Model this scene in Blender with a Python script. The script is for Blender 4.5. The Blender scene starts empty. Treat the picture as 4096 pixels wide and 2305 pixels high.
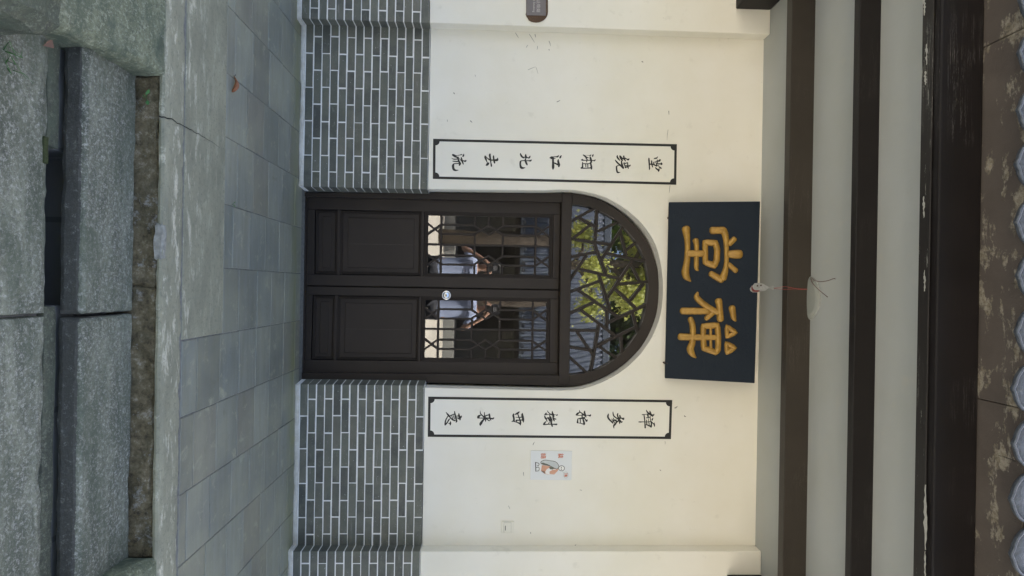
import bpy, bmesh, math, random
from mathutils import Vector, Matrix, noise
random.seed(7)
S = bpy.context.scene
COL = S.collection
RAD = math.radians

# ------------------------------------------------------------------ camera
F = 2350.0                       # focal length in pixels of the 4096 px wide picture
CAM = Vector((0.0, -4.43, 1.42))
_n = Vector((1958 - 2048, -(1150 - 1152.5), -F)).normalized()      # world +Y seen from the camera
_u = Vector((1.0, -0.0168, 0.0)); _u = (_u - _n * _u.dot(_n)).normalized()
_x = _n.cross(_u)
RWC = Matrix((_x, _n, _u)).transposed()        # world -> camera
RCW = RWC.transposed()
cam_data = bpy.data.cameras.new('camera')
cam_data.sensor_width = 36.0; cam_data.sensor_fit = 'HORIZONTAL'
cam_data.lens = 36.0 * F / 4096.0
cam_data.clip_start = 0.01; cam_data.clip_end = 2000
cam = bpy.data.objects.new('camera', cam_data); COL.objects.link(cam)
cam.matrix_world = Matrix.Translation(CAM) @ RCW.to_4x4()
S.camera = cam

# ------------------------------------------------------------------ sky, sun, exposure
SUN_EL, SUN_AZ = 62.0, 24.0      # behind the hall; azimuth from +Y towards +X
W = bpy.data.worlds.new('World'); S.world = W; W.use_nodes = True
nt = W.node_tree
sky = nt.nodes.new('ShaderNodeTexSky'); sky.sky_type = 'NISHITA'; sky.sun_disc = False
sky.sun_elevation = RAD(SUN_EL); sky.sun_rotation = RAD(SUN_AZ)
sky.air_density = 0.8; sky.dust_density = 5.0; sky.ozone_density = 0.4
nt.links.new(sky.outputs[0], nt.nodes['Background'].inputs[0])
nt.nodes['Background'].inputs[1].default_value = 0.15
sl = bpy.data.lights.new('sun', 'SUN'); sl.energy = 4.5; sl.angle = RAD(0.6); sl.color = (1.0, 0.95, 0.86)
sun = bpy.data.objects.new('sun', sl); COL.objects.link(sun)
_d = Vector((math.sin(RAD(SUN_AZ)) * math.cos(RAD(SUN_EL)), math.cos(RAD(SUN_AZ)) * math.cos(RAD(SUN_EL)), math.sin(RAD(SUN_EL))))
sun.rotation_euler = _d.to_track_quat('Z', 'Y').to_euler()
sun.location = (0, 8, 20)
S.view_settings.view_transform = 'Standard'; S.view_settings.look = 'None'
S.view_settings.exposure = 2.18; S.view_settings.gamma = 1.0
S.view_settings.use_curve_mapping = False
S.render.engine = 'CYCLES'
S.cycles.max_bounces = 8; S.cycles.diffuse_bounces = 5; S.cycles.glossy_bounces = 5
S.cycles.transparent_max_bounces = 12
S.cycles.use_denoising = True
S.cycles.sample_clamp_indirect = 8.0

# ------------------------------------------------------------------ measuring: a pixel of the photograph -> a point on a plane
def ray(px, py):
    return RCW @ Vector((px - 2048.0, -(py - 1152.5), -F))
def bp(px, py, Y=0.0):                 # on the vertical plane y = Y
    d = ray(px, py); t = (Y - CAM.y) / d.y
    return CAM + d * t
def bpz(px, py, Z=0.0):                # on the horizontal plane z = Z
    d = ray(px, py); t = (Z - CAM.z) / d.z
    return CAM + d * t
def bpp(px, py, P, N):                 # on any plane
    d = ray(px, py); t = (P - CAM).dot(N) / d.dot(N)
    return CAM + d * t
def rect(x0, y0, x1, y1, Y=0.0):       # picture rectangle -> (X0, X1, Z0, Z1)
    xm, ym = (x0 + x1) / 2, (y0 + y1) / 2
    return bp(xm, y0, Y).x, bp(xm, y1, Y).x, bp(x0, ym, Y).z, bp(x1, ym, Y).z

# ------------------------------------------------------------------ materials
class NB:
    def __init__(s, name):
        s.m = bpy.data.materials.new(name); s.m.use_nodes = True
        s.t = s.m.node_tree; s.b = s.t.nodes['Principled BSDF']
    def n(s, typ, **kw):
        nd = s.t.nodes.new(typ)
        for k, v in kw.items():
            if k in nd.inputs.keys() if isinstance(k, str) else False: nd.inputs[k].default_value = v
            else: setattr(nd, k, v)
        return nd
    def l(s, a, b): s.t.links.new(a, b)
    def coord(s, scale=(1, 1, 1), kind='Object', off=None):
        tc = s.n('ShaderNodeTexCoord'); mp = s.n('ShaderNodeMapping')
        mp.inputs['Scale'].default_value = scale
        s.l(tc.outputs[kind], mp.inputs['Vector'])
        if off is not None:
            s.l(off, mp.inputs['Location'])
        return mp.outputs[0]
    def noise(s, vec, scale, detail=4, rough=0.6, dist=0.0):
        nd = s.n('ShaderNodeTexNoise'); nd.inputs['Scale'].default_value = scale
        nd.inputs['Detail'].default_value = detail; nd.inputs['Roughness'].default_value = rough
        nd.inputs['Distortion'].default_value = dist
        s.l(vec, nd.inputs['Vector']); return nd.outputs[0]
    def ramp(s, fac, stops):
        nd = s.n('ShaderNodeValToRGB'); cr = nd.color_ramp
        while len(cr.elements) < len(stops): cr.elements.new(0.5)
        for e, (p, c) in zip(cr.elements, stops):
            e.position = p; e.color = (c, c, c, 1) if isinstance(c, (int, float)) else (*c, 1)
        s.l(fac, nd.inputs[0]); return nd.outputs[0]
    def mix(s, fac, a, b, mode='MIX'):
        nd = s.n('ShaderNodeMix'); nd.data_type = 'RGBA'; nd.blend_type = mode
        for sock, v in ((nd.inputs[0], fac), (nd.inputs[6], a), (nd.inputs[7], b)):
            if isinstance(v, (int, float)): sock.default_value = v
            elif isinstance(v, tuple): sock.default_value = (*v, 1)
            else: s.l(v, sock)
        return nd.outputs[2]
    def math(s, op, a, b=0.5):
        nd = s.n('ShaderNodeMath'); nd.operation = op
        for sock, v in ((nd.inputs[0], a), (nd.inputs[1], b)):
            if isinstance(v, (int, float)): sock.default_value = v
            else: s.l(v, sock)
        return nd.outputs[0]
    def rnd(s): return s.n('ShaderNodeObjectInfo').outputs['Random']
    def rndvec(s, k=37.0):
        r = s.rnd(); c = s.n('ShaderNodeCombineXYZ')
        s.l(s.math('MULTIPLY', r, k), c.inputs[0]); s.l(s.math('MULTIPLY', r, k * 1.7), c.inputs[1])
        return c.outputs[0]
    def base(s, c):
        if isinstance(c, tuple): s.b.inputs['Base Color'].default_value = (*c, 1)
        else: s.l(c, s.b.inputs['Base Color'])
    def rough(s, v):
        if isinstance(v, (int, float)): s.b.inputs['Roughness'].default_value = v
        else: s.l(v, s.b.inputs['Roughness'])
    def bump(s, h, strength=0.3, dist=0.01):
        nd = s.n('ShaderNodeBump'); nd.inputs['Strength'].default_value = strength
        nd.inputs['Distance'].default_value = dist
        s.l(h, nd.inputs['Height']); s.l(nd.outputs[0], s.b.inputs['Normal'])
    def spec(s, v): s.b.inputs['Specular IOR Level'].default_value = v

def mat_plaster(name, col, dirt=(0.5, 0.47, 0.38)):
    m = NB(name); v = m.coord()
    big = m.noise(v, 1.6, 5, 0.55); mid = m.noise(v, 9, 4, 0.6)
    c = m.mix(m.ramp(big, [(0.35, 0.0), (0.75, 1.0)]), col, tuple(x * y for x, y in zip(col, (0.93, 0.915, 0.86))))
    sm = m.ramp(mid, [(0.62, 0.0), (0.8, 0.35)])
    c = m.mix(sm, c, dirt)
    # thin scratches and specks
    sc = m.noise(m.coord((34, 34, 6)), 1.0, 3, 0.7, 1.0)
    c = m.mix(m.ramp(sc, [(0.735, 0.0), (0.76, 0.5)]), c, (0.36, 0.33, 0.27))
    m.base(c); m.rough(0.75)
    h = m.noise(v, 5, 6, 0.6); m.bump(h, 0.25, 0.012); return m.m

def mat_brick():
    m = NB('grey brick'); off = m.rndvec(); v = m.coord((1, 1, 1), off=off)
    r = m.rnd()
    c = m.ramp(r, [(0.0, (0.080, 0.086, 0.073)), (0.25, (0.118, 0.124, 0.100)), (0.5, (0.071, 0.075, 0.066)),
                   (0.75, (0.132, 0.138, 0.111)), (0.9, (0.102, 0.103, 0.077)), (1.0, (0.141, 0.139, 0.116))])
    a = m.noise(v, 7, 5, 0.65)
    c = m.mix(m.ramp(a, [(0.42, 0.0), (0.75, 0.7)]), c, (0.202, 0.202, 0.161))
    b = m.noise(v, 14, 5, 0.7)
    c = m.mix(m.ramp(b, [(0.55, 0.0), (0.8, 0.6)]), c, (0.053, 0.057, 0.049))
    w = m.noise(v, 95, 3, 0.8, 0.6)
    c = m.mix(m.ramp(w, [(0.66, 0.0), (0.72, 0.8)]), c, (0.60, 0.61, 0.60))
    sm = m.noise(m.coord((5, 5, 30), off=off), 1.0, 6, 0.75, 0.5)
    c = m.mix(m.ramp(sm, [(0.60, 0.0), (0.74, 0.55)]), c, (0.353, 0.361, 0.335))
    m.base(c); m.rough(0.62); m.bump(m.noise(v, 160, 4, 0.7), 0.25, 0.003); return m.m

def mat_mortar():
    m = NB('white mortar'); v = m.coord()
    c = m.mix(m.ramp(m.noise(v, 22, 5, 0.7), [(0.4, 0.0), (0.8, 0.7)]), (0.80, 0.79, 0.76), (0.60, 0.59, 0.55))
    m.base(c); m.rough(0.85); m.bump(m.noise(v, 90, 5, 0.7), 0.5, 0.004); return m.m

def mat_skirting():
    m = NB('peeling white skirting'); v = m.coord()
    c = m.mix(m.ramp(m.noise(v, 16, 6, 0.75), [(0.35, 0.0), (0.75, 0.8)]), (0.70, 0.68, 0.62), (0.46, 0.42, 0.35))
    c = m.mix(m.ramp(m.noise(v, 40, 4, 0.7), [(0.68, 0.0), (0.74, 0.8)]), c, (0.28, 0.25, 0.21))
    m.base(c); m.rough(0.8); m.bump(m.noise(v, 55, 6, 0.75), 0.8, 0.008); return m.m

def mat_tile():
    m = NB('blue grey floor tile'); off = m.rndvec(11); v = m.coord((1, 1, 1), off=off); r = m.rnd()
    c = m.ramp(r, [(0.0, (0.184, 0.195, 0.170)), (0.18, (0.265, 0.276, 0.235)), (0.34, (0.210, 0.221, 0.193)), (0.50, (0.284, 0.294, 0.251)),
                   (0.64, (0.219, 0.237, 0.213)), (0.78, (0.249, 0.259, 0.222)), (0.90, (0.220, 0.212, 0.176)), (1.0, (0.171, 0.182, 0.159))])
    st = m.noise(m.coord((2.4, 20, 1), off=off), 1.0, 6, 0.65)          # wiping streaks along the wall
    c = m.mix(m.ramp(st, [(0.38, 0.0), (0.72, 0.6)]), c, (0.168, 0.170, 0.118))
    sc = m.noise(m.coord((9, 9, 1), off=off), 1.0, 7, 0.75, 0.4)          # rubbed pale and flaked dark places
    c = m.mix(m.ramp(sc, [(0.56, 0.0), (0.70, 0.55)]), c, (0.497, 0.478, 0.337))
    c = m.mix(m.ramp(sc, [(0.30, 0.6), (0.40, 0.0)]), c, (0.137, 0.138, 0.097))
    b = m.noise(m.coord(), 1.7, 6, 0.6, 0.4)
    c = m.mix(m.ramp(b, [(0.42, 0.0), (0.72, 0.42)]), c, (0.460, 0.449, 0.310))
    # yellow-green algae line where the floor meets the wall foot
    sp = m.n('ShaderNodeSeparateXYZ'); m.l(m.coord(), sp.inputs[0])
    al = m.ramp(m.math('MULTIPLY', sp.outputs[1], -1.0), [(0.03, 0.2), (0.09, 0.85), (0.16, 0.40), (0.24, 0.0)])
    al = m.mix(1.0, al, m.ramp(m.noise(m.coord((1.2, 5, 1)), 2.0, 4, 0.6), [(0.3, 0.25), (0.65, 1.0)]), 'MULTIPLY')
    c = m.mix(al, c, (0.226, 0.232, 0.096))
    m.base(c); m.rough(m.ramp(b, [(0.3, 0.42), (0.8, 0.62)]))
    m.bump(m.noise(m.coord(), 30, 6, 0.7), 0.3, 0.004); return m.m

def mat_cement():
    m = NB('worn cement edge'); v = m.coord()
    a = m.noise(m.coord((1.5, 4, 1)), 1.6, 7, 0.65, 0.3)
    c = m.mix(m.ramp(a, [(0.36, 0.0), (0.64, 1.0)]), (0.351, 0.344, 0.246), (0.239, 0.240, 0.175))
    w = m.noise(m.coord((3.2, 11, 1)), 1.5, 7, 0.75, 0.3)
    sp = m.n('ShaderNodeSeparateXYZ'); m.l(v, sp.inputs[0])
    near = m.ramp(m.math('MULTIPLY', sp.outputs[1], -0.5), [(0.70, 0.25), (0.84, 1.0)])      # lime drips gather by the edge
    c = m.mix(m.mix(1.0, m.ramp(w, [(0.53, 0.0), (0.63, 0.9)]), near, 'MULTIPLY'), c, (0.683, 0.655, 0.518))
    d = m.noise(v, 42, 5, 0.85)
    c = m.mix(m.ramp(d, [(0.36, 0.55), (0.48, 0.0)]), c, (0.138, 0.140, 0.103))
    m.base(c); m.rough(0.7); m.bump(m.noise(v, 70, 6, 0.7), 0.4, 0.005); return m.m

def mat_granite(name, lo, hi, speck=(0.44, 0.445, 0.385), moss=0.35, dark=0.5, stain=None):
    m = NB(name); v = m.coord()
    a = m.noise(m.coord((1.6, 6, 6)), 1.6, 7, 0.68, 0.5)
    c = m.mix(m.ramp(a, [(0.36, 0.0), (0.62, 1.0)]), lo, hi)
    s = m.noise(v, 62, 5, 0.9)
    c = m.mix(m.ramp(s, [(0.50, 0.0), (0.62, 0.95)]), c, speck)
    k = m.noise(v, 48, 5, 0.9)
    c = m.mix(m.ramp(k, [(0.38, dark), (0.50, 0.0)]), c, (0.045, 0.048, 0.046))
    g = m.noise(m.coord((1.0, 2.2, 2.2)), 2.6, 7, 0.72, 0.3)
    c = m.mix(m.ramp(g, [(0.46, 0.0), (0.62, min(1.0, moss * 1.7))]), c, (0.085, 0.105, 0.070))
    p = m.noise(v, 30, 5, 0.8)
    c = m.mix(m.ramp(p, [(0.66, 0.0), (0.72, 0.7)]), c, (0.52, 0.52, 0.46))
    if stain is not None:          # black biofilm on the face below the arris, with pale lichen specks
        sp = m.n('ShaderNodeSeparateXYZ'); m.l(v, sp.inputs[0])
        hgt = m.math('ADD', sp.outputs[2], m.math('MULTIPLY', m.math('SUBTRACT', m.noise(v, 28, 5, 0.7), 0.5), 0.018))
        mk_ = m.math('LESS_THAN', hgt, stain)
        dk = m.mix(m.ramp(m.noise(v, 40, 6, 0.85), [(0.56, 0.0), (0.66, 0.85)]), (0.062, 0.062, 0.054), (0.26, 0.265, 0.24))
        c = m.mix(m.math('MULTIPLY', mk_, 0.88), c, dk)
    m.base(c); m.rough(0.85)
    m.bump(m.math('ADD', m.noise(v, 90, 6, 0.8), m.noise(v, 22, 5, 0.7)), 0.9, 0.006); return m.m

def mat_riser():
    m = NB('mossy brown riser stone'); v = m.coord()
    a = m.noise(v, 24, 8, 0.78)
    c = m.ramp(a, [(0.34, (0.045, 0.037, 0.022)), (0.45, (0.150, 0.122, 0.066)), (0.53, (0.195, 0.162, 0.092)), (0.60, (0.30, 0.26, 0.17)), (0.68, (0.46, 0.43, 0.36))])
    g = m.noise(v, 5, 5, 0.7)
    c = m.mix(m.ramp(g, [(0.50, 0.0), (0.66, 0.75)]), c, (0.075, 0.068, 0.036))
    w = m.noise(v, 9, 7, 0.8)
    c = m.mix(m.ramp(w, [(0.57, 0.0), (0.64, 0.75)]), c, (0.38, 0.38, 0.345))
    m.base(c); m.rough(0.9); m.bump(m.noise(v, 60, 8, 0.85), 1.0, 0.012); return m.m

def mat_paint_wood(name, col, rough=0.42, crack=0.0, worn=(0.33, 0.30, 0.26), axis=(1, 1, 1), chip=0.80):
    m = NB(name); v = m.coord()
    a = m.noise(v, 3.0, 5, 0.6)
    c = m.mix(m.ramp(a, [(0.3, 0.0), (0.75, 1.0)]), col, tuple(x * 0.72 for x in col))
    if crack:
        w = m.n('ShaderNodeTexNoise'); 
        f = m.noise(m.coord(axis), 1.0, 7, 0.75, 0.6)
        line = m.ramp(f, [(0.492, 0.0), (0.5, crack), (0.508, 0.0)])
        gate = m.ramp(m.noise(v, 2.2, 3, 0.5), [(0.52, 0.0), (0.62, 1.0)])
        c = m.mix(m.mix(1.0, line, gate, 'MULTIPLY'), c, worn)
    ch = m.noise(m.coord(axis), 3.0, 5, 0.75)
    c = m.mix(m.ramp(ch, [(chip, 0.0), (chip + 0.02, 0.8)]), c, worn)
    m.base(c); m.rough(rough); m.spec(0.22)
    m.bump(m.noise(m.coord(axis), 6.0, 5, 0.7), 0.15, 0.004); return m.m

def mat_weathered():
    m = NB('weathered eave board'); v = m.coord()
    a = m.noise(m.coord((2.6, 5, 3)), 1.3, 8, 0.72, 0.15)
    c = m.ramp(m.noise(v, 4, 5, 0.6), [(0.3, (0.070, 0.058, 0.050)), (0.7, (0.100, 0.084, 0.072))])
    flake = m.ramp(a, [(0.545, 0.0), (0.575, 1.0)])
    fc = m.ramp(m.noise(v, 38, 6, 0.8), [(0.30, (0.06, 0.05, 0.04)), (0.46, (0.19, 0.165, 0.12)), (0.60, (0.30, 0.28, 0.235)), (0.72, (0.27, 0.19, 0.09))])
    c = m.mix(flake, c, fc)
    k = m.noise(m.coord((26, 2.5, 2)), 1.0, 6, 0.75)
    c = m.mix(m.ramp(k, [(0.31, 0.85), (0.36, 0.0)]), c, (0.02, 0.016, 0.014))
    m.base(c); m.rough(0.75); m.bump(m.math('ADD', m.noise(v, 60, 6, 0.8), flake), 0.5, 0.004); return m.m

def mat_simple(name, col, rough=0.6, metal=0.0, nscale=20, var=0.25, bump=0.1):
    m = NB(name); v = m.coord()
    a = m.noise(v, nscale, 4, 0.6)
    m.base(m.mix(m.ramp(a, [(0.3, 0.0), (0.75, 1.0)]), col, tuple(x * (1 - var) for x in col)))
    m.rough(rough); m.b.inputs['Metallic'].default_value = metal
    if bump: m.bump(m.noise(v, nscale * 3, 4, 0.6), bump, 0.004)
    return m.m

def mat_glass():
    m = NB('window glass'); t = m.t
    tr = m.n('ShaderNodeBsdfTransparent'); tr.inputs[0].default_value = (0.82, 0.86, 0.84, 1)
    gl = m.n('ShaderNodeBsdfGlossy'); gl.inputs['Roughness'].default_value = 0.0
    gl.inputs['Color'].default_value = (0.95, 0.97, 1.0, 1)
    bmp = m.n('ShaderNodeBump'); bmp.inputs['Strength'].default_value = 0.05; bmp.inputs['Distance'].default_value = 0.002
    m.l(m.noise(m.coord(), 5.0, 2, 0.5), bmp.inputs['Height']); m.l(bmp.outputs[0], gl.inputs['Normal'])
    fr = m.n('ShaderNodeFresnel'); fr.inputs['IOR'].default_value = 2.35
    mx = m.n('ShaderNodeMixShader'); m.l(fr.outputs[0], mx.inputs[0])
    m.l(tr.outputs[0], mx.inputs[1]); m.l(gl.outputs[0], mx.inputs[2])
    m.l(mx.outputs[0], t.nodes['Material Output'].inputs[0]); return m.m

def mat_gold():
    m = NB('gilded carving'); v = m.coord()
    c = m.mix(m.ramp(m.noise(v, 25, 5, 0.7), [(0.35, 0.0), (0.7, 1.0)]), (0.44, 0.255, 0.050), (0.27, 0.145, 0.026))
    m.base(c); m.rough(0.42); m.b.inputs['Metallic'].default_value = 0.2
    m.bump(m.noise(v, 60, 5, 0.7), 0.35, 0.003); return m.m

def mat_lacquer():
    m = NB('blue black plaque lacquer'); v = m.coord()
    m.base(m.mix(m.ramp(m.noise(v, 6, 5, 0.6), [(0.3, 0.0), (0.75, 1.0)]), (0.0065, 0.0130, 0.0225), (0.009, 0.0165, 0.0270)))
    m.rough(0.5); m.spec(0.2); m.bump(m.noise(v, 55, 6, 0.75), 0.7, 0.004); return m.m

def mat_leaf(name, a, b):
    m = NB(name); r = m.rnd(); v = m.coord()
    n = m.noise(v, 1.2, 3, 0.6)
    m.base(m.mix(m.ramp(n, [(0.35, 0.0), (0.65, 1.0)]), a, b)); m.rough(0.5)
    try: m.b.inputs['Subsurface Weight'].default_value = 0.0
    except Exception: pass
    tl = m.n('ShaderNodeBsdfTranslucent'); tl.inputs[0].default_value = (b[0] * 1.6, b[1] * 1.7, b[2] * 0.8, 1)
    mx = m.n('ShaderNodeMixShader'); mx.inputs[0].default_value = 0.4
    m.l(m.b.outputs[0], mx.inputs[1]); m.l(tl.outputs[0], mx.inputs[2])
    m.l(mx.outputs[0], m.t.nodes['Material Output'].inputs[0]); return m.m

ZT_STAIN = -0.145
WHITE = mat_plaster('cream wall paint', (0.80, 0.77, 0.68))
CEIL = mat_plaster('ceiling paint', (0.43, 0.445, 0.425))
BRICK = mat_brick(); MORTAR = mat_mortar(); SKIRT = mat_skirting()
TILE = mat_tile(); CEMENT = mat_cement()
GROUT = mat_simple('joint filling', (0.24, 0.24, 0.22), 0.9, 0, 40, 0.5, 0.3)
GRAN = mat_granite('step granite', (0.096, 0.106, 0.076), (0.244, 0.258, 0.187))
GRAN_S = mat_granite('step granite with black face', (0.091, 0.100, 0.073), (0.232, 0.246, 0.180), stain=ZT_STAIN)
GRAN_D = mat_granite('dark joint stone', (0.063, 0.071, 0.048), (0.096, 0.104, 0.069), (0.200, 0.216, 0.155), 0.5, 0.6)
GRAN_G = mat_granite('mossy side stone', (0.137, 0.152, 0.092), (0.239, 0.255, 0.158), (0.385, 0.405, 0.284), 0.6, 0.55)
RISER = mat_riser()
DOORW = mat_paint_wood('dark brown door paint', (0.039, 0.031, 0.026), 0.5, 0.0, (0.40, 0.36, 0.30), (3, 3, 3), 0.79)
BEAM1 = mat_paint_wood('brown beam paint', (0.046, 0.039, 0.031), 0.45, 0.55, (0.16, 0.14, 0.12), (1.2, 20, 20), 0.80)
BEAM2 = mat_paint_wood('dark beam paint', (0.014, 0.012, 0.0115), 0.5, 0.35, (0.12, 0.11, 0.10), (1.2, 20, 20), 0.82)
BEAM4 = mat_paint_wood('flaking batten paint', (0.020, 0.018, 0.017), 0.5, 0.6, (0.50, 0.50, 0.46), (1.6, 30, 30), 0.66)
BEAM3 = mat_paint_wood('peeling beam paint', (0.0105, 0.0085, 0.0085), 0.5, 0.6, (0.22, 0.21, 0.20), (0.7, 26, 26), 0.80)
EAVE = mat_weathered()
FLAKE = mat_simple('bare primer', (0.40, 0.40, 0.365), 0.8, 0, 60, 0.3, 0.3)
GLASS = mat_glass(); GOLD = mat_gold(); LACQ = mat_lacquer()
INK = mat_simple('black ink', (0.018, 0.017, 0.014), 0.6, 0, 30, 0.3, 0)
PAPER = mat_plaster('couplet ground paint', (0.80, 0.775, 0.695))
TILEROOF = mat_simple('grey roof tile', (0.085, 0.102, 0.128), 0.30, 0, 60, 0.5, 1.2)
METAL = mat_simple('worn zinc', (0.45, 0.45, 0.43), 0.5, 0.5, 60, 0.35, 0.3)
CHROME = mat_simple('bright chrome', (0.75, 0.75, 0.75), 0.12, 1.0, 10, 0.05, 0)
BRASS = mat_simple('brass', (0.55, 0.38, 0.12), 0.3, 1.0, 10, 0.1, 0)
RUST = mat_simple('rusty iron', (0.09, 0.05, 0.03), 0.8, 0.2, 60, 0.4, 0.3)
PLASTIC = mat_simple('aged white plastic', (0.74, 0.71, 0.60), 0.4, 0, 15, 0.06, 0)
BLACK = mat_simple('black gap', (0.01, 0.01, 0.01), 0.8, 0, 10, 0.2, 0)

# ------------------------------------------------------------------ building blocks
LOC = {}
def link(o, parent=None):
    COL.objects.link(o)
    if parent is not None:
        o.parent = parent
        o.matrix_parent_inverse = Matrix.Translation(-LOC[parent.name]) if parent.name in LOC else Matrix.Identity(4)
    return o
def tag(o, label=None, cat=None, group=None, kind=None):
    for k, v in (('label', label), ('category', cat), ('group', group), ('kind', kind)):
        if v: o[k] = v
    return o
def thing(name, loc, label, cat, group=None):
    o = bpy.data.objects.new(name, None); o.empty_display_size = 0.1
    o.location = loc; COL.objects.link(o); LOC[o.name] = Vector(loc)
    return tag(o, label, cat, group)
def mk(name, verts, faces, mat, parent=None, smooth=False):
    me = bpy.data.meshes.new(name); me.from_pydata([tuple(v) for v in verts], [], faces); me.update()
    if mat: me.materials.append(mat)
    if smooth: me.polygons.foreach_set('use_smooth', [True] * len(me.polygons))
    return link(bpy.data.objects.new(name, me), parent)
def mkbm(name, bm, mat, parent=None, smooth=False):
    bmesh.ops.recalc_face_normals(bm, faces=bm.faces[:])
    me = bpy.data.meshes.new(name); bm.to_mesh(me); bm.free()
    if mat: me.materials.append(mat)
    if smooth: me.polygons.foreach_set('use_smooth', [True] * len(me.polygons))
    return link(bpy.data.objects.new(name, me), parent)

def cbox_data(x0, x1, y0, y1, z0, z1, c=0.0, jit=0.0):
    """box whose front (y0 side) edges are chamfered by c"""
    j = lambda: random.uniform(-jit, jit) if jit else 0.0
    B = [(x0, y1, z0), (x1, y1, z0), (x1, y1, z1), (x0, y1, z1)]
    if c <= 0:
        V = B + [(x0, y0, z0), (x1, y0, z0), (x1, y0, z1), (x0, y0, z1)]
        Fc = [(3, 2, 1, 0), (4, 5, 6, 7), (0, 1, 5, 4), (1, 2, 6, 5), (2, 3, 7, 6), (3, 0, 4, 7)]
        return V, Fc
    V = B + [(x0, y0 + c, z0), (x1, y0 + c, z0), (x1, y0 + c, z1), (x0, y0 + c, z1),
             (x0 + c + j(), y0, z0 + c + j()), (x1 - c + j(), y0, z0 + c + j()), (x1 - c + j(), y0, z1 - c + j()), (x0 + c + j(), y0, z1 - c + j())]
    Fc = [(3, 2, 1, 0), (8, 9, 10, 11)]
    for i in range(4):
        k = (i + 1) % 4
        Fc.append((i, k, 4 + k, 4 + i)); Fc.append((4 + i, 4 + k, 8 + k, 8 + i))
    return V, Fc
def box(name, x0, x1, y0, y1, z0, z1, mat, parent=None, c=0.0, jit=0.0):
    V, Fc = cbox_data(x0, x1, y0, y1, z0, z1, c, jit); return mk(name, V, Fc, mat, parent)
def boxes(name, lst, mat, parent=None, c=0.0):
    V, Fc = [], []
    for b in lst:
        v, f = cbox_data(*b, c); k = len(V); V += v; Fc += [tuple(i + k for i in q) for q in f]
    return mk(name, V, Fc, mat, parent)
def bbox_bm(x0, x1, y0, y1, z0, z1, bev=0.003, seg=1):
    bm = bmesh.new(); bmesh.ops.create_cube(bm, size=1.0)
    for v in bm.verts:
        v.co = Vector((x0 + (v.co.x + .5) * (x1 - x0), y0 + (v.co.y + .5) * (y1 - y0), z0 + (v.co.z + .5) * (z1 - z0)))
    if bev: bmesh.ops.bevel(bm, geom=bm.edges[:], offset=bev, segments=seg, affect='EDGES', profile=0.6)
    return bm
def bbox(name, x0, x1, y0, y1, z0, z1, mat, parent=None, bev=0.003, seg=1):
    return mkbm(name, bbox_bm(x0, x1, y0, y1, z0, z1, bev, seg), mat, parent)

def rough_block(name, fn, dims, mat, parent=None, cell=0.035, amp=0.006, edge=0.014, seed=0.0):
    """stone block: subdivided box (unit cube mapped by fn(u,v,w)->xyz), worn edges and an uneven face"""
    nx, ny, nz = (max(2, int(d / cell)) for d in dims)
    bm = bmesh.new(); idx = {}
    def vert(i, j, k):
        if (i, j, k) not in idx: idx[(i, j, k)] = bm.verts.new((i / nx, j / ny, k / nz))
        return idx[(i, j, k)]
    def quad(a, b, c, d):
        bm.faces.new([vert(*a), vert(*b), vert(*c), vert(*d)])
    for i in range(nx):
        for j in range(ny):
            quad((i, j, 0), (i, j + 1, 0), (i + 1, j + 1, 0), (i + 1, j, 0)); quad((i, j, nz), (i + 1, j, nz), (i + 1, j + 1, nz), (i, j + 1, nz))
    for i in range(nx):
        for k in range(nz):
            quad((i, 0, k), (i + 1, 0, k), (i + 1, 0, k + 1), (i, 0, k + 1)); quad((i, ny, k), (i, ny, k + 1), (i + 1, ny, k + 1), (i + 1, ny, k))
    for j in range(ny):
        for k in range(nz):
            quad((0, j, k), (0, j, k + 1), (0, j + 1, k + 1), (0, j + 1, k)); quad((nx, j, k), (nx, j + 1, k), (nx, j + 1, k + 1), (nx, j, k + 1))
    for v in bm.verts:
        u = v.co.copy(); p = Vector(fn(*u))
        ext = [(-1 if a < 1e-6 else 1 if a > 1 - 1e-6 else 0) for a in u]
        ctr = Vector(fn(.5, .5, .5))
        if sum(1 for e in ext if e) >= 2:
            w = edge * (0.55 + 0.9 * abs(noise.noise(p * 9 + Vector((seed, 0, 0)))))
            for a in range(3):
                if ext[a]:
                    s = u.copy(); s[a] = 0.5
                    dv = (Vector(fn(*s)) - p)
                    if dv.length > 1e-6: p += dv.normalized() * w
        p += noise.noise_vector(p * 16 + Vector((seed, seed, 0))) * amp + noise.noise_vector(p * 4 + Vector((seed, 3, 0))) * amp
        v.co = p
    return mkbm(name, bm, mat, parent, smooth=False)
def lin(x0, x1, y0, y1, z0, z1):
    return lambda u, v, w: (x0 + u * (x1 - x0), y0 + v * (y1 - y0), z0 + w * (z1 - z0))

def tube_data(pts, rad, n=8, cap=True):
    pts = [Vector(p) for p in pts]; V, Fc = [], []
    up = Vector((0, 0, 1))
    for i, p in enumerate(pts):
        t = (pts[min(i + 1, len(pts) - 1)] - pts[max(i - 1, 0)]).normalized()
        a = t.cross(up if abs(t.z) < 0.95 else Vector((1, 0, 0))).normalized(); b = t.cross(a)
        r = rad[i] if isinstance(rad, (list, tuple)) else rad
        for k in range(n):
            th = 2 * math.pi * k / n
            V.append(p + a * (r * math.cos(th)) + b * (r * math.sin(th)))
    for i in range(len(pts) - 1):
        for k in range(n):
            q = (k + 1) % n
            Fc.append((i * n + k, i * n + q, (i + 1) * n + q, (i + 1) * n + k))
    if cap:
        Fc.append(tuple(range(n - 1, -1, -1))); Fc.append(tuple((len(pts) - 1) * n + k for k in range(n)))
    return V, Fc
def tube(name, pts, rad, mat, parent=None, n=8):
    V, Fc = tube_data(pts, rad, n); return mk(name, V, Fc, mat, parent, True)
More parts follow.
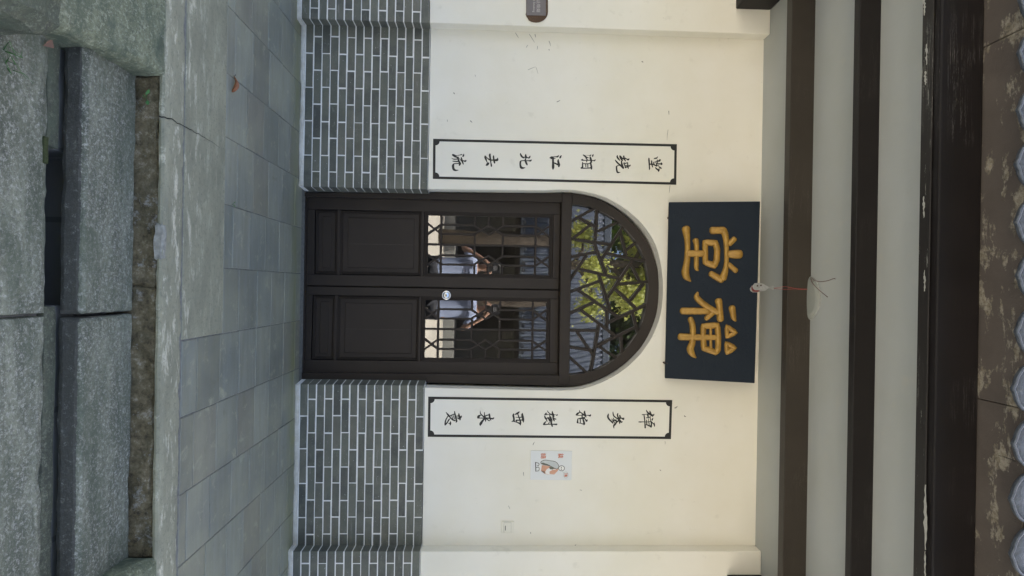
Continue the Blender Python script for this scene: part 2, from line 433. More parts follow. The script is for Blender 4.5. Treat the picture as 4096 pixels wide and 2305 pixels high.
def lathe(name, prof, mat, parent, origin, axis='y', n=28):
    """prof: list of (r, h); h along the axis"""
    V, Fc = [], []
    o = Vector(origin)
    for r, h in prof:
        for k in range(n):
            th = 2 * math.pi * k / n
            a, b = r * math.cos(th), r * math.sin(th)
            V.append(o + (Vector((a, h, b)) if axis == 'y' else Vector((a, b, h))))
    for i in range(len(prof) - 1):
        for k in range(n):
            q = (k + 1) % n
            Fc.append((i * n + k, i * n + q, (i + 1) * n + q, (i + 1) * n + k))
    Fc.append(tuple(range(n))); Fc.append(tuple((len(prof) - 1) * n + k for k in range(n)))
    bm = bmesh.new(); vs = [bm.verts.new(v) for v in V]
    for f in Fc: bm.faces.new([vs[i] for i in f])
    return mkbm(name, bm, mat, parent, True)
def catmull(pts, k=4, closed=False):
    pts = [Vector(p) for p in pts]; out = []; n = len(pts)
    rng = range(n) if closed else range(n - 1)
    for i in rng:
        g = lambda a: pts[a % n] if closed else pts[max(0, min(n - 1, a))]
        p0, p1, p2, p3 = g(i - 1), g(i), g(i + 1), g(i + 2)
        for s in range(k):
            t = s / k
            out.append(0.5 * ((2 * p1) + (p2 - p0) * t + (2 * p0 - 5 * p1 + 4 * p2 - p3) * t * t + (3 * p1 - p0 - 3 * p2 + p3) * t ** 3))
    if not closed: out.append(pts[-1])
    return out
def prism(name, poly, depth_vec, mat, parent=None, bev=0.0):
    """extrude a planar polygon (list of 3D points)"""
    bm = bmesh.new(); vs = [bm.verts.new(p) for p in poly]; f = bm.faces.new(vs)
    r = bmesh.ops.extrude_face_region(bm, geom=[f])
    bmesh.ops.translate(bm, vec=depth_vec, verts=[g for g in r['geom'] if isinstance(g, bmesh.types.BMVert)])
    if bev: bmesh.ops.bevel(bm, geom=bm.edges[:], offset=bev, segments=1, affect='EDGES')
    bmesh.ops.triangulate(bm, faces=[f for f in bm.faces if len(f.verts) > 4])
    return mkbm(name, bm, mat, parent)

# ================================================================== THE SETTING
ZC = 3.490          # height of the porch ceiling
YE = -1.821         # front edge of the porch floor
ZT = -0.130         # top of the step
YS = -2.131         # front of the step
ZG = -0.215         # lower paving
XL, XR = bpz(640, 294, 0.0).x, bpz(644, 2218, 0.0).x   # flight of steps between the side stones

# ground: one sheet with the drain slot left open
bm = bmesh.new()
gx = [-400, bpz(205, 586, ZG).x, bpz(205, 1226, ZG).x, 400]; gy = [-400, -2.225, -1.93, 400]
gv = [[bm.verts.new((x, y, ZG - 0.03)) for y in gy] for x in gx]
for i in range(3):
    for j in range(3):
        if (i, j) != (1, 1): bm.faces.new([gv[i][j], gv[i + 1][j], gv[i + 1][j + 1], gv[i][j + 1]])
pv = [bm.verts.new((x, y, -0.62)) for x, y in ((gx[1], gy[1]), (gx[2], gy[1]), (gx[2], gy[2]), (gx[1], gy[2]))]
tv = [gv[1][1], gv[2][1], gv[2][2], gv[1][2]]
for i in range(4): bm.faces.new([tv[i], tv[(i + 1) % 4], pv[(i + 1) % 4], pv[i]])
bm.faces.new(pv)
m = NB('courtyard paving'); v = m.coord()
br = m.n('ShaderNodeTexBrick'); br.inputs['Scale'].default_value = 1.0
br.inputs['Color1'].default_value = (0.24, 0.235, 0.215, 1); br.inputs['Color2'].default_value = (0.20, 0.20, 0.185, 1)
br.inputs['Mortar'].default_value = (0.12, 0.12, 0.11, 1); br.inputs['Mortar Size'].default_value = 0.012
m.l(v, br.inputs[0]); m.base(m.mix(m.ramp(m.noise(v, 2, 6, 0.7), [(0.35, 0.0), (0.7, 0.6)]), br.outputs[0], (0.16, 0.165, 0.15)))
m.rough(0.85); GROUND_M = m.m
gr = mkbm('ground', bm, GROUND_M); tag(gr, kind='structure')
pt = box('path', -14, 14, -16.4, -8.6, ZG - 0.06, ZG - 0.018, mat_simple('pale concrete path', (0.52, 0.48, 0.40), 0.85, 0, 1.5, 0.2, 0.1)); tag(pt, kind='structure')

# porch floor: bed slab, then every tile a piece of its own
floor = box('porch_floor', -7, 7, -1.68, 0.18, -0.5, -0.0035, GROUT); tag(floor, kind='structure')
ylines = [(731, 1371.6), (731, 1668), (723.5, 1977), (723.5, 2270)]
xs = [bpz(px, py, 0.0).x for px, py in ylines]
pitch = (xs[-1] - xs[0]) / 3.0
x_first = xs[0]
cols = [x_first + pitch * k for k in range(-11, 8)]
cols = [c + random.uniform(-0.012, 0.012) for c in cols]
ROW = 0.243
for k in range(len(cols) - 1):
    off = random.choice([0.0, 0.06, 0.12, 0.18]) + random.uniform(-0.02, 0.02)
    y = 0.0 - off
    ys = [0.04] if off > 0.05 else []
    yy = [0.05] + [(-off - ROW * r + random.uniform(-0.012, 0.012)) for r in range(0, 9)]
    yend = -1.652 if cols[k] > xs[0] - 0.75 * pitch else -1.235
    yy = [q for q in yy if q > yend + 0.06] + [yend]
    for r in range(len(yy) - 1):
        a, b = yy[r + 1], yy[r]
        if b - a < 0.03: continue
        dz = random.uniform(-0.0012, 0.0012)
        g = random.choice((0.0018, 0.0022, 0.0026, 0.0038)); tl = random.uniform(-0.0016, 0.0016); tk = random.uniform(-0.0016, 0.0016)
        V, Fc = cbox_data(cols[k] + g, cols[k + 1] - g, 0, 0.022, a + g, b - g, 0.0018, 0.0006)
        V = [(vx, vz, dz - vy + (vx - cols[k] - pitch / 2) / pitch * tl + (vz - (a + b) / 2) * 4 * tk) for vx, vy, vz in V]          # lay flat: chamfered side up
        mk('floor_tile', V, [tuple(reversed(f)) for f in Fc], TILE, floor)
# cement edge strip
rough_block('cement_edge', lin(-4, 4, YE, -1.656, -0.032, 0.0), (8, 0.17, 0.03), CEMENT, floor, 0.03, 0.0016, 0.006, 4)
xcs = [c for c in cols if c <= xs[0] - 0.7 * pitch]
bbox('cement_screed', -4.2, xcs[-1] + pitch - 0.004, -1.652, -1.239, -0.03, 0.0006, CEMENT, floor, 0.002)
# the crack that runs in from the edge and the patch of lime on it
pts = [(398 * 1.59, 293 * 1.59), (430 * 1.59, 298 * 1.59), (452 * 1.59, 312 * 1.59), (476 * 1.59, 325 * 1.59), (500 * 1.59, 338 * 1.59), (530 * 1.59, 356 * 1.59), (562 * 1.59, 380 * 1.59)]
pp = []
for (a, b), (c, d) in zip(pts, pts[1:]):
    for s in range(4): pp.append(bpz(a + (c - a) * s / 4 + random.uniform(-3, 3), b + (d - b) * s / 4 + random.uniform(-3, 3), 0.0022))
V, Fc = [], []
for i, p in enumerate(pp):
    w = 0.0022 * (1 - i / len(pp)) + 0.0005; V += [p + Vector((w, w * .4, 0)), p - Vector((w, w * .4, 0))]
    if i: Fc.append((2 * i - 2, 2 * i, 2 * i + 1, 2 * i - 1))
mk('crack', V, Fc, BLACK, floor)
# riser under the edge
rough_block('riser_stone', lin(XL - 0.02, 0.02, YE + 0.010, -1.6, -0.42, -0.030), (0.9, 0.25, 0.39), RISER, floor, 0.014, 0.013, 0.010, 9)
rough_block('riser_stone', lin(0.022, XR + 0.02, YE + 0.012, -1.6, -0.42, -0.030), (1.2, 0.25, 0.39), RISER, floor, 0.014, 0.013, 0.010, 29)
a = bpz(628, 890, -0.01)
rough_block('lime_patch', lin(a.x, bpz(628, 1040, 0).x, YE - 0.006, YE + 0.03, -0.040, 0.002), (0.15, 0.03, 0.05), mat_simple('lime plaster', (0.36, 0.36, 0.315), 0.9, 0, 45, 0.5, 0.9), floor, 0.008, 0.010, 0.010, 2)

# ---- the flight of steps
steps = thing('stone_steps', (0.14, YS, ZG), 'worn grey granite step with flanking side stones below the porch floor', 'steps')
jx = bpz(238, 1272, ZT).x
for i, (x0, x1) in enumerate(((XL - 0.05, jx - 0.004), (jx + 0.004, XR + 0.30))):
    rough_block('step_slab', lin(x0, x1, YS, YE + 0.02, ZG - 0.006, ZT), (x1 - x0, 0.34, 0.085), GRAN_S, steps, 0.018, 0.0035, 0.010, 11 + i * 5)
sx = bpz(60, 1268, ZG).x
for i, (x0, x1) in enumerate(((-2.4, sx - 0.003), (sx + 0.003, 2.6))):
    rough_block('paving_slab', lin(x0, x1, -2.72, YS - 0.066, -0.42, ZG + 0.003), (x1 - x0, 0.48, 0.2), GRAN, steps, 0.03, 0.0035, 0.009, 31 + i * 5)
for i, (x0, x1) in enumerate(((-1.05, bpz(205, 590, ZG).x), (bpz(205, 1222, ZG).x, 1.9))):
    rough_block('joint_stone', lin(x0, x1, YS - 0.070, YS - 0.004, -0.30, ZG - 0.002), (x1 - x0, 0.07, 0.09), GRAN_D, steps, 0.02, 0.003, 0.006, 51 + i * 7)
rough_block('loose_stone', lin(bpz(215, 735, ZG).x, bpz(215, 850, ZG).x, YS - 0.064, YS - 0.010, -0.36, ZG - 0.045), (0.12, 0.06, 0.1), GRAN_D, steps, 0.02, 0.012, 0.02, 77)
# side stones sloping down with the steps
def cheek(xa, xb, y0, y1, za, zb, zbot=-0.5):
    return lambda u, v, w: (xa + u * (xb - xa), y0 + v * (y1 - y0), zbot + w * ((za + v * (zb - za)) - zbot))
rough_block('side_stone', cheek(-2.0, XL, -2.62, YE + 0.02, -0.175, 0.004), (1.1, 0.78, 0.4), GRAN_G, steps, 0.03, 0.006, 0.016, 91)
rough_block('side_stone', cheek(XR, 2.2, -2.62, YE + 0.02, -0.19, 0.004), (1.0, 0.78, 0.4), GRAN_G, steps, 0.03, 0.006, 0.016, 97)
rb = tag(rough_block('boulder', cheek(-1.75, bpz(180, 138, 0.0).x, -2.80, bpz(258, 60, 0.02).y, 0.03, 0.02, -0.3), (0.8, 0.5, 0.25), GRAN_D, None, 0.03, 0.014, 0.03, 120),
         'weathered grey boulder lying on the side stone left of the steps', 'rock')

# ================================================================== THE HALL
hall = thing('temple_hall', (0, 0, 0), 'cream plastered temple hall with grey brick dado, arched door and timber porch ceiling', 'building')
YP = -0.10      # face of the pilasters
YB = -0.028     # face of the bricks (recess)
YPB = YP - 0.03 # face of the bricks (pilasters)
YF = 0.11       # face of the door frame
ZB0 = 0.030; CH = 0.0612; NC = 15; ZB1 = ZB0 + CH * NC
XPL = bp(1224, 92, YB).x          # inner corner of left pilaster
XPR = bp(1217, 2189, YB).x
XDL = bp(1450, 752, YB).x         # brick edge left of the door
XDR = bp(1450, 1540, YB).x

# arris of the opening (wall face) traced around the arch
s8 = 0.6203
def ft(x, y, Y): return bp(2200 + x * s8, 700 + y * s8, Y)
ring = [(-40, 100), (60, 95), (130, 97), (200, 104), (330, 134), (440, 188), (540, 262), (620, 348), (680, 450), (712, 560), (726, 660), (728, 760),
        (720, 860), (698, 950), (655, 1050), (590, 1148), (500, 1238), (400, 1306), (300, 1352), (200, 1382), (100, 1390), (-40, 1390)]
arch = catmull([ft(x, y, 0.0) for x, y in ring], 3)
xl_op = bp(1760, 758, 0.0).x; xr_op = bp(1760, 1552, 0.0).x
left_pts = [Vector((xl_op, 0, ZB1))]
right_pts = [Vector((xr_op, 0, ZB1))]
poly = [Vector((XPL, 0, ZB1))] + left_pts + arch + right_pts + [Vector((XPR, 0, ZB1)), Vector((XPR, 0, ZC)), Vector((XPL, 0, ZC))]
prism('plaster_wall', poly, Vector((0, 0.26, 0)), WHITE, hall)
# pilasters and the wall beyond them
PW = 0.62
for sgn, xe in ((-1, XPL), (1, XPR)):
    xa, xb = (xe - PW, xe) if sgn < 0 else (xe, xe + PW)
    bbox('pilaster', xa, xb, YP, 0.26, ZB1 - 0.001, ZC, WHITE, hall, 0.004)
    xa2, xb2 = (xe - 5.0, xe - PW) if sgn < 0 else (xe + PW, xe + 5.0)
    bbox('plaster_wall', xa2, xb2, 0.0, 0.26, ZB1, ZC, WHITE, hall, 0.0)
    mb = box('brick_backing', xa2, xb2, YB + 0.003, 0.26, 0.0, ZB1 - 0.001, MORTAR, hall)

# ---- brick dado: mortar bodies, then every brick
def bricks(parent, x0, x1, yf, yb, joints_fn, endL=None, endR=None, course_z=lambda x: 0.0):
    for c in range(NC):
        z0 = ZB0 + CH * c + 0.0040; z1 = ZB0 + CH * (c + 1) - 0.0040
        js = sorted(j for j in joints_fn(c) if x0 + 0.03 < j < x1 - 0.03)
        ed = [x0] + js + [x1]
        for i in range(len(ed) - 1):
            a = ed[i] + (0.0042 if i else 0.0); b = ed[i + 1] - (0.0042 if i < len(ed) - 2 else 0.0)
            back = yf + 0.05
            if i == 0 and endL is not None: back = endL
            if i == len(ed) - 2 and endR is not None: back = endR
            jx = lambda: random.uniform(-0.0018, 0.0018)
            o_ = box('brick', a + (jx() if i else 0), b + (jx() if i < len(ed) - 2 else 0), yf + random.uniform(-0.0012, 0.0012), back, z0 + jx(), z1 + jx(), BRICK, parent, 0.0018, 0.0016)
            if back > 0.05:          # bricks at the door splay with the reveal
                for vi in (0, 3) if i == 0 else (1, 2): o_.data.vertices[vi].co.x += splayL if i else splayR
def left_j(c):
    f = (0.235 if c % 2 == 0 else 0.112)
    return [XDL - f - 0.2505 * k + random.uniform(-0.004, 0.004) for k in range(8)]
def right_j(c):
    f = (0.232 if c % 2 == 0 else 0.108)
    return [XDR + f + 0.2505 * k + random.uniform(-0.004, 0.004) for k in range(8)]
M = 0.0018
splayL = max(0.0, bp(1450, 770, YF).x - XDL); splayR = min(0.0, bp(1450, 1519, YF).x - XDR)
def backing(pts, z1): return prism('brick_dado', [Vector((x, y, 0.0)) for x, y in pts], Vector((0, 0, z1)), MORTAR, hall)
dl = backing([(XPL - 0.05, YB + M), (XDL - M, YB + M), (XDL - M + splayL, YF - 0.001), (XDL - M + splayL, 0.2), (XPL - 0.05, 0.2)], ZB1 - 0.004)
bricks(dl, XPL + 0.002, XDL, YB, YB + 0.05, left_j, None, YF - 0.002)
dr = backing([(XDR + M, YB + M), (XPR + 0.05, YB + M), (XPR + 0.05, 0.2), (XDR + M + splayR, 0.2), (XDR + M + splayR, YF - 0.001)], ZB1 - 0.004)
bricks(dr, XDR, XPR - 0.002, YB, YB + 0.05, right_j, YF - 0.002, None)
pl = boxes('brick_dado', [(XPL - PW - 0.02, XPL + 0.014 - M, YPB + M, 0.1, 0.0, ZB1 - 0.003)], MORTAR, hall)
bricks(pl, XPL - PW - 0.023, XPL + 0.014, YPB, 0, lambda c: [XPL + 0.014 - (0.195 if c % 2 == 0 else 0.078) - 0.2505 * k for k in range(4)], YB, YB + 0.0)
pr = boxes('brick_dado', [(XPR - 0.014 + M, XPR + PW + 0.02, YPB + M, 0.1, 0.0, ZB1 - 0.003)], MORTAR, hall)
bricks(pr, XPR - 0.014, XPR + PW + 0.023, YPB, 0, lambda c: [XPR - 0.014 + (0.205 if c % 2 == 0 else 0.088) + 0.2505 * k for k in range(4)], YB, YB)
# rough white skirting at the foot
for x0, x1, yf, h in ((XPL - 0.0, XDL, YB, 0.031), (XDR, XPR, YB, 0.030), (XPL - PW, XPL + 0.016, YPB, 0.031), (XPR - 0.016, XPR + PW, YPB, 0.030)):
    rough_block('skirting', lin(x0, x1, yf - 0.009, yf + 0.02, -0.004, h), (x1 - x0, 0.03, 0.06), SKIRT, hall, 0.016, 0.0045, 0.005, random.random() * 50)
rough_block('skirting', lin(XPL - 0.004, XPL + 0.024, YPB, YB - 0.004, -0.004, 0.030), (0.03, 0.1, 0.06), SKIRT, hall, 0.012, 0.003, 0.004, 8)
rough_block('skirting', lin(XPR - 0.024, XPR + 0.004, YPB, YB - 0.004, -0.004, 0.030), (0.03, 0.1, 0.06), SKIRT, hall, 0.012, 0.003, 0.004, 18)

# ---- ceiling, beams, eave
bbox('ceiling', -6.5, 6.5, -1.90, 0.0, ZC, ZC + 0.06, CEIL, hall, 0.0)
def yz(e, z): return CAM.y + F * (z - CAM.z) / e      # depth of a horizontal line seen e pixels above the horizon
def beam(zb, y_front, y_back, mat, zt=ZC + 0.002, name='beam'):
    return bbox(name, -6.4, 6.4, y_front, y_back, zb, zt, mat, hall, 0.004)
beam(3.337, -0.719, -0.648, BEAM1)
beam(3.372, -1.363, -1.313, BEAM2)
YB3 = -1.950
bbox('beam', -6.4, 6.4, YB3, -1.847, 3.360, 3.556, BEAM3, hall, 0.010, 2)
bbox('beam_batten', -6.4, 6.4, -1.915, -1.849, 3.352, 3.3595, BEAM4, hall, 0.003)
for (fx, y0, y1, wv) in ((3697, -20, 62, 8), (3706, 175, 260, 6), (3702, 285, 340, 7), (3695, 785, 872, 6), (3698, 1080, 1165, 6), (3701, 1940, 2200, 9), (3700, 2205, 2330, 6)):
    zz = 3.3515; A, B = [], []; nn_ = 12
    for q in range(nn_ + 1):
        yy_ = y0 + (y1 - y0) * q / nn_; tap = math.sin(math.pi * (q + .5) / (nn_ + 1)) ** .4
        A.append(bpz(fx - wv * tap * random.uniform(.1, 1.0), yy_ + random.uniform(-2, 2), zz)); B.append(bpz(fx + wv * tap * random.uniform(.1, 1.0), yy_, zz))
    mk('paint_flake', A + B, [(q, q + 1, nn_ + 2 + q, nn_ + 1 + q) for q in range(nn_)], FLAKE, hall)
# eave boards, butted, each a piece
xx = -6.4; k = 0
bnd = [-6.4, -4.9, -3.3, -2.2, bp(3990, 146, YB3 - 0.1).x, 0.45, 1.9, 3.2, 4.8, 6.4]
for a, b in zip(bnd, bnd[1:]):
    bbox('eave_board', a + 0.0015, b - 0.0015, -2.165, YB3 + 0.03, 3.558 + random.uniform(0, .003), 3.585, EAVE, hall, 0.003)
# cross beams over the pilasters, running out to the eave
for px, py, sgn in ((3010, 40, -1), (2980, 2297, 1)):
    x = bp(px, py, YP).x; zb = bp(2942 if sgn < 0 else 2906, 20 if sgn < 0 else 2297, YP).z
    xa, xb = (x - 0.22, x) if sgn < 0 else (x, x + 0.22)
    bbox('cross_beam', xa, xb, YB3 + 0.13, YP - 0.0005, zb, ZC - 0.002, BEAM2, hall, 0.012, 2)
# roof slab and tile rows
sl_ = math.tan(RAD(27)); ye = -2.165
def roof_z(y): return 3.588 + (y - ye) * sl_
prism('roof_slab', [Vector((-6.4, ye, roof_z(ye))), Vector((-6.4, 3.2, roof_z(3.2))), Vector((-6.4, 3.2, roof_z(3.2) + 0.1)), Vector((-6.4, ye, roof_z(ye) + 0.05))], Vector((12.8, 0, 0)), BEAM2, hall)
prism('roof_slab', [Vector((-6.4, 3.2, roof_z(3.2))), Vector((-6.4, 8.6, 3.4)), Vector((-6.4, 8.6, 3.5)), Vector((-6.4, 3.2, roof_z(3.2) + 0.1))], Vector((12.8, 0, 0)), BEAM2, hall)
# drip tiles along the eave, one by one
YD = -2.185
tips = [(4067, 219), (4055, 443), (4058, 665), (4060, 890), (4062, 1113), (4063, 1336), (4054, 1546), (4042, 1763), (4044, 2009), (4037, 2213)]
x0t = bp(*tips[0], YD).x; x1t = bp(*tips[-1], YD).x; tp = (x1t - x0t) / (len(tips) - 1)
for k in range(-7, len(tips) + 7):
    cx = x0t + tp * k + random.uniform(-0.006, 0.006)
    zt_ = bp(4046, 1150, YD).z + random.uniform(-0.008, 0.008)
    r = tp * 0.50; V, Fc = [], []
    n = 28
    # hanging lip: scalloped with a blunt point, thick
    for yo in (0.0, 0.012):
        for i in range(n + 1):
            t = -1 + 2 * i / n
            edge = 0.108 * math.sqrt(max(0.0, 1 - t * t)) + 0.008 * max(0, 1 - abs(t) * 5)
            arc = 0.052 * (1 - math.sqrt(max(0, 1 - (t * 0.96) ** 2)))
            x = cx + t * r * 0.94
            V.append((x, YD + yo - 0.004 - (0.012 * (1 - t * t)), zt_ + 0.118 - edge))
            V.append((x, YD + yo, zt_ + 0.135 + arc * 0.8))
    q = 2 * (n + 1)
    for i in range(n):
        a = 2 * i
        Fc += [(a, a + 2, a + 3, a + 1), (q + a, q + a + 1, q + a + 3, q + a + 2), (a, q + a, q + a + 2, a + 2), (a + 1, a + 3, q + a + 3, q + a + 1)]
    Fc += [(0, 1, q + 1, q), (2 * n, q + 2 * n, q + 2 * n + 1, 2 * n + 1)]
    lip = mk('drip_tile', V, Fc, TILEROOF, hall, True)
    # rim bead and the pan behind it
    rim = [Vector(V[2 * i]) + Vector((0, -0.003, 0.002)) for i in range(n + 1)]
    tube('rim', rim, 0.006, TILEROOF, lip, 6)
V, Fc = [], []
for k in range(-26, 34):
    cx = x0t + tp * (k + 0.5)
    n = 6
    for yy_ in (ye - 0.01, 3.2):
        for i in range(n + 1):
            th = math.pi * i / n
            V.append((cx + 0.075 * math.cos(th), yy_, roof_z(yy_) + 0.055 + 0.075 * math.sin(th)))
    b = len(V) - 2 * (n + 1)
    for i in range(n): Fc.append((b + i, b + i + 1, b + n + 2 + i, b + n + 1 + i))
    Fc.append(tuple(b + i for i in range(n + 1)))
o = mk('roof_tile_rows', V, Fc, TILEROOF, hall, True); o['kind'] = 'stuff'
# dark room behind the door
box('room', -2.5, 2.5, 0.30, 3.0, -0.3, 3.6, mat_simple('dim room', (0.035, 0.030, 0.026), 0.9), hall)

# ================================================================== THE DOOR
s7 = 0.6205
def d7(x, y): return (1150 + x * s7, 700 + y * s7)
def d8(x, y): return (1650 + x * s7, 700 + y * s7)
frame_outer = [(-40, 118), (40, 117), (110, 119), (200, 129), (330, 166), (450, 240), (540, 322), (612, 412), (666, 522), (699, 632), (711, 740), (705, 850),
               (681, 940), (640, 1030), (580, 1120), (490, 1210), (400, 1275), (300, 1325), (170, 1357), (60, 1362), (-40, 1361)]
frame_inner = [(135, 192), (215, 197), (300, 224), (400, 272), (490, 350), (555, 430), (600, 512), (627, 600), (635, 700), (629, 800), (606, 918), (570, 1010),
               (510, 1098), (440, 1173), (350, 1235), (260, 1271), (122, 1292)]
YG = YF + 0.055       # fanlight glass plane
fo = catmull([ft(x, y, YF) for x, y in frame_outer], 3)
fi = catmull([ft(x, y, YF + 0.012) for x, y in frame_inner], 3)
def strip(name, A, B, depth, mat, parent):
    """band between two open curves with the same resampling, extruded backwards"""
    def res(P, n):
        L = [0]
        for a, b in zip(P, P[1:]): L.append(L[-1] + (b - a).length)
        out = []
        for i in range(n + 1):
            t = L[-1] * i / n; j = 0
            while j < len(L) - 2 and L[j + 1] < t: j += 1
            f = (t - L[j]) / max(1e-9, L[j + 1] - L[j]); out.append(P[j].lerp(P[j + 1], f))
        return out
    n = 48; A, B = res(A, n), res(B, n); V, Fc = [], []
    dv = Vector((0, depth, 0))
    for a, b in zip(A, B): V += [a, b, b + dv, a + dv]
    for i in range(n):
        p, q = 4 * i, 4 * i + 4
        for k in range(4): Fc.append((p + k, p + (k + 1) % 4, q + (k + 1) % 4, q + k))
    Fc += [(0, 1, 2, 3), (4 * n + 3, 4 * n + 2, 4 * n + 1, 4 * n)]
    bm = bmesh.new(); vs = [bm.verts.new(v) for v in V]
    for f in Fc: bm.faces.new([vs[i] for i in f])
    return mkbm(name, bm, mat, parent)
# the arched head: outer ring stands a little proud of an inner bead
i0 = [i for i, p in enumerate(fo) if p.z > fi[0].z - 0.02]
fan = strip('arched_fanlight', [p for p in fo if p.z > fi[0].z - 0.05], fi, 0.10, DOORW, hall)
# transom and posts
tx0, tx1, tz0, tz1 = rect(2241, 770, 2283, 1541, YF)
bbox('transom', tx0 + 0.004, tx1 - 0.004, YF - 0.006, YF + 0.12, tz0, tz1, DOORW, fan, 0.004)
xpl0 = bp(1700, 770, YF).x; xpl1 = bp(1700, 797, YF).x
xpr0 = bp(1700, 1497, YF).x; xpr1 = bp(1700, 1529, YF).x
zsp = fo[0].z
zf0 = fi[0].z - 0.03
oL = [p for p in fo if p.z > fi[0].z - 0.05][0]; oR = [p for p in fo if p.z > fi[-1].z - 0.05][-1]
bL = bp(1200, 770, YF).x; bR = bp(1190, 1518, YF).x
fr = prism('door_frame', [Vector((bL, YF + .001, 0)), Vector((xpl1, YF + .001, 0)), Vector((xpl1, YF + .001, tz0 + .03)), Vector((xpl1 - .004, YF + .001, oL.z)), Vector((oL.x, YF + .001, oL.z))], Vector((0, 0.12, 0)), DOORW, hall, 0.002)
prism('post', [Vector((xpr0, YF + .001, 0)), Vector((bR, YF + .001, 0)), Vector((oR.x, YF + .001, oR.z)), Vector((xpr0 + .004, YF + .001, oR.z)), Vector((xpr0, YF + .001, tz0 + .03))], Vector((0, 0.12, 0)), DOORW, fr, 0.002)
bbox('threshold', xpl1, xpr0, YF + 0.02, YF + 0.13, -0.002, 0.007, DOORW, fr, 0.002)
# fanlight glass behind the lattice
gp = [p + Vector((0, YG - p.y, 0)) for p in [ft(x, y, YG) for x, y in frame_inner]]
c0 = sum(gp, Vector()) / len(gp)
gp = [c0 + (p - c0) * 1.06 for p in gp]
bm = bmesh.new(); f = bm.faces.new([bm.verts.new(p) for p in gp]); bmesh.ops.triangulate(bm, faces=[f])
mkbm('glass_pane', bm, GLASS, fan)
def bar(name, P, Q, w, d, Y, mat, parent, ext=0.0):
    """slat between two points of a vertical plane, chamfered face"""
    P, Q = Vector(P), Vector(Q); t = (Q - P).normalized(); n = Vector((-t.z, 0, t.x))
    P = P - t * ext; Q = Q + t * ext; c = w * 0.22; V = []
    for R in (P, Q):
        for off, yo in ((-w / 2, d), (-w / 2, c), (-w / 2 + c, 0), (w / 2 - c, 0), (w / 2, c), (w / 2, d)):
            v = R + n * off; v.y = Y + yo; V.append(v)
    Fc = [(i, (i + 1) % 6, 6 + (i + 1) % 6, 6 + i) for i in range(6)] + [tuple(range(5, -1, -1)), tuple(range(6, 12))]
    return mk(name, V, Fc, mat, parent)
FAN_BARS = [(135,300,285,215),(190,275,300,335),(305,225,295,420),(135,420,262,322),(310,362,445,302),(470,340,340,535),(455,360,495,520),(495,485,560,432),
 (165,415,390,448),(285,432,365,640),(130,528,300,498),(360,505,625,558),(130,680,235,520),(190,605,450,668),(535,550,375,790),(525,575,585,690),(440,705,650,688),
 (130,755,330,682),(320,645,390,870),(425,735,560,862),(605,705,520,812),(185,745,440,915),(125,895,290,820),(205,875,425,1040),(370,865,370,985),(375,955,645,828),
 (535,890,570,1025),(125,1003,305,1005),(318,965,265,1275),(295,1110,550,985),(180,1018,278,1160),(120,1110,270,1132),(120,1170,240,1280),(320,1110,435,1185),(462,1040,465,1165)]
for i, (a, b, c, d) in enumerate(FAN_BARS):
    y = YF + 0.022 + 0.0006 * (i % 9)
    bar('lattice_bar', ft(a, b, y), ft(c, d, y), 0.0225, 0.026, y, DOORW, fan, 0.004)

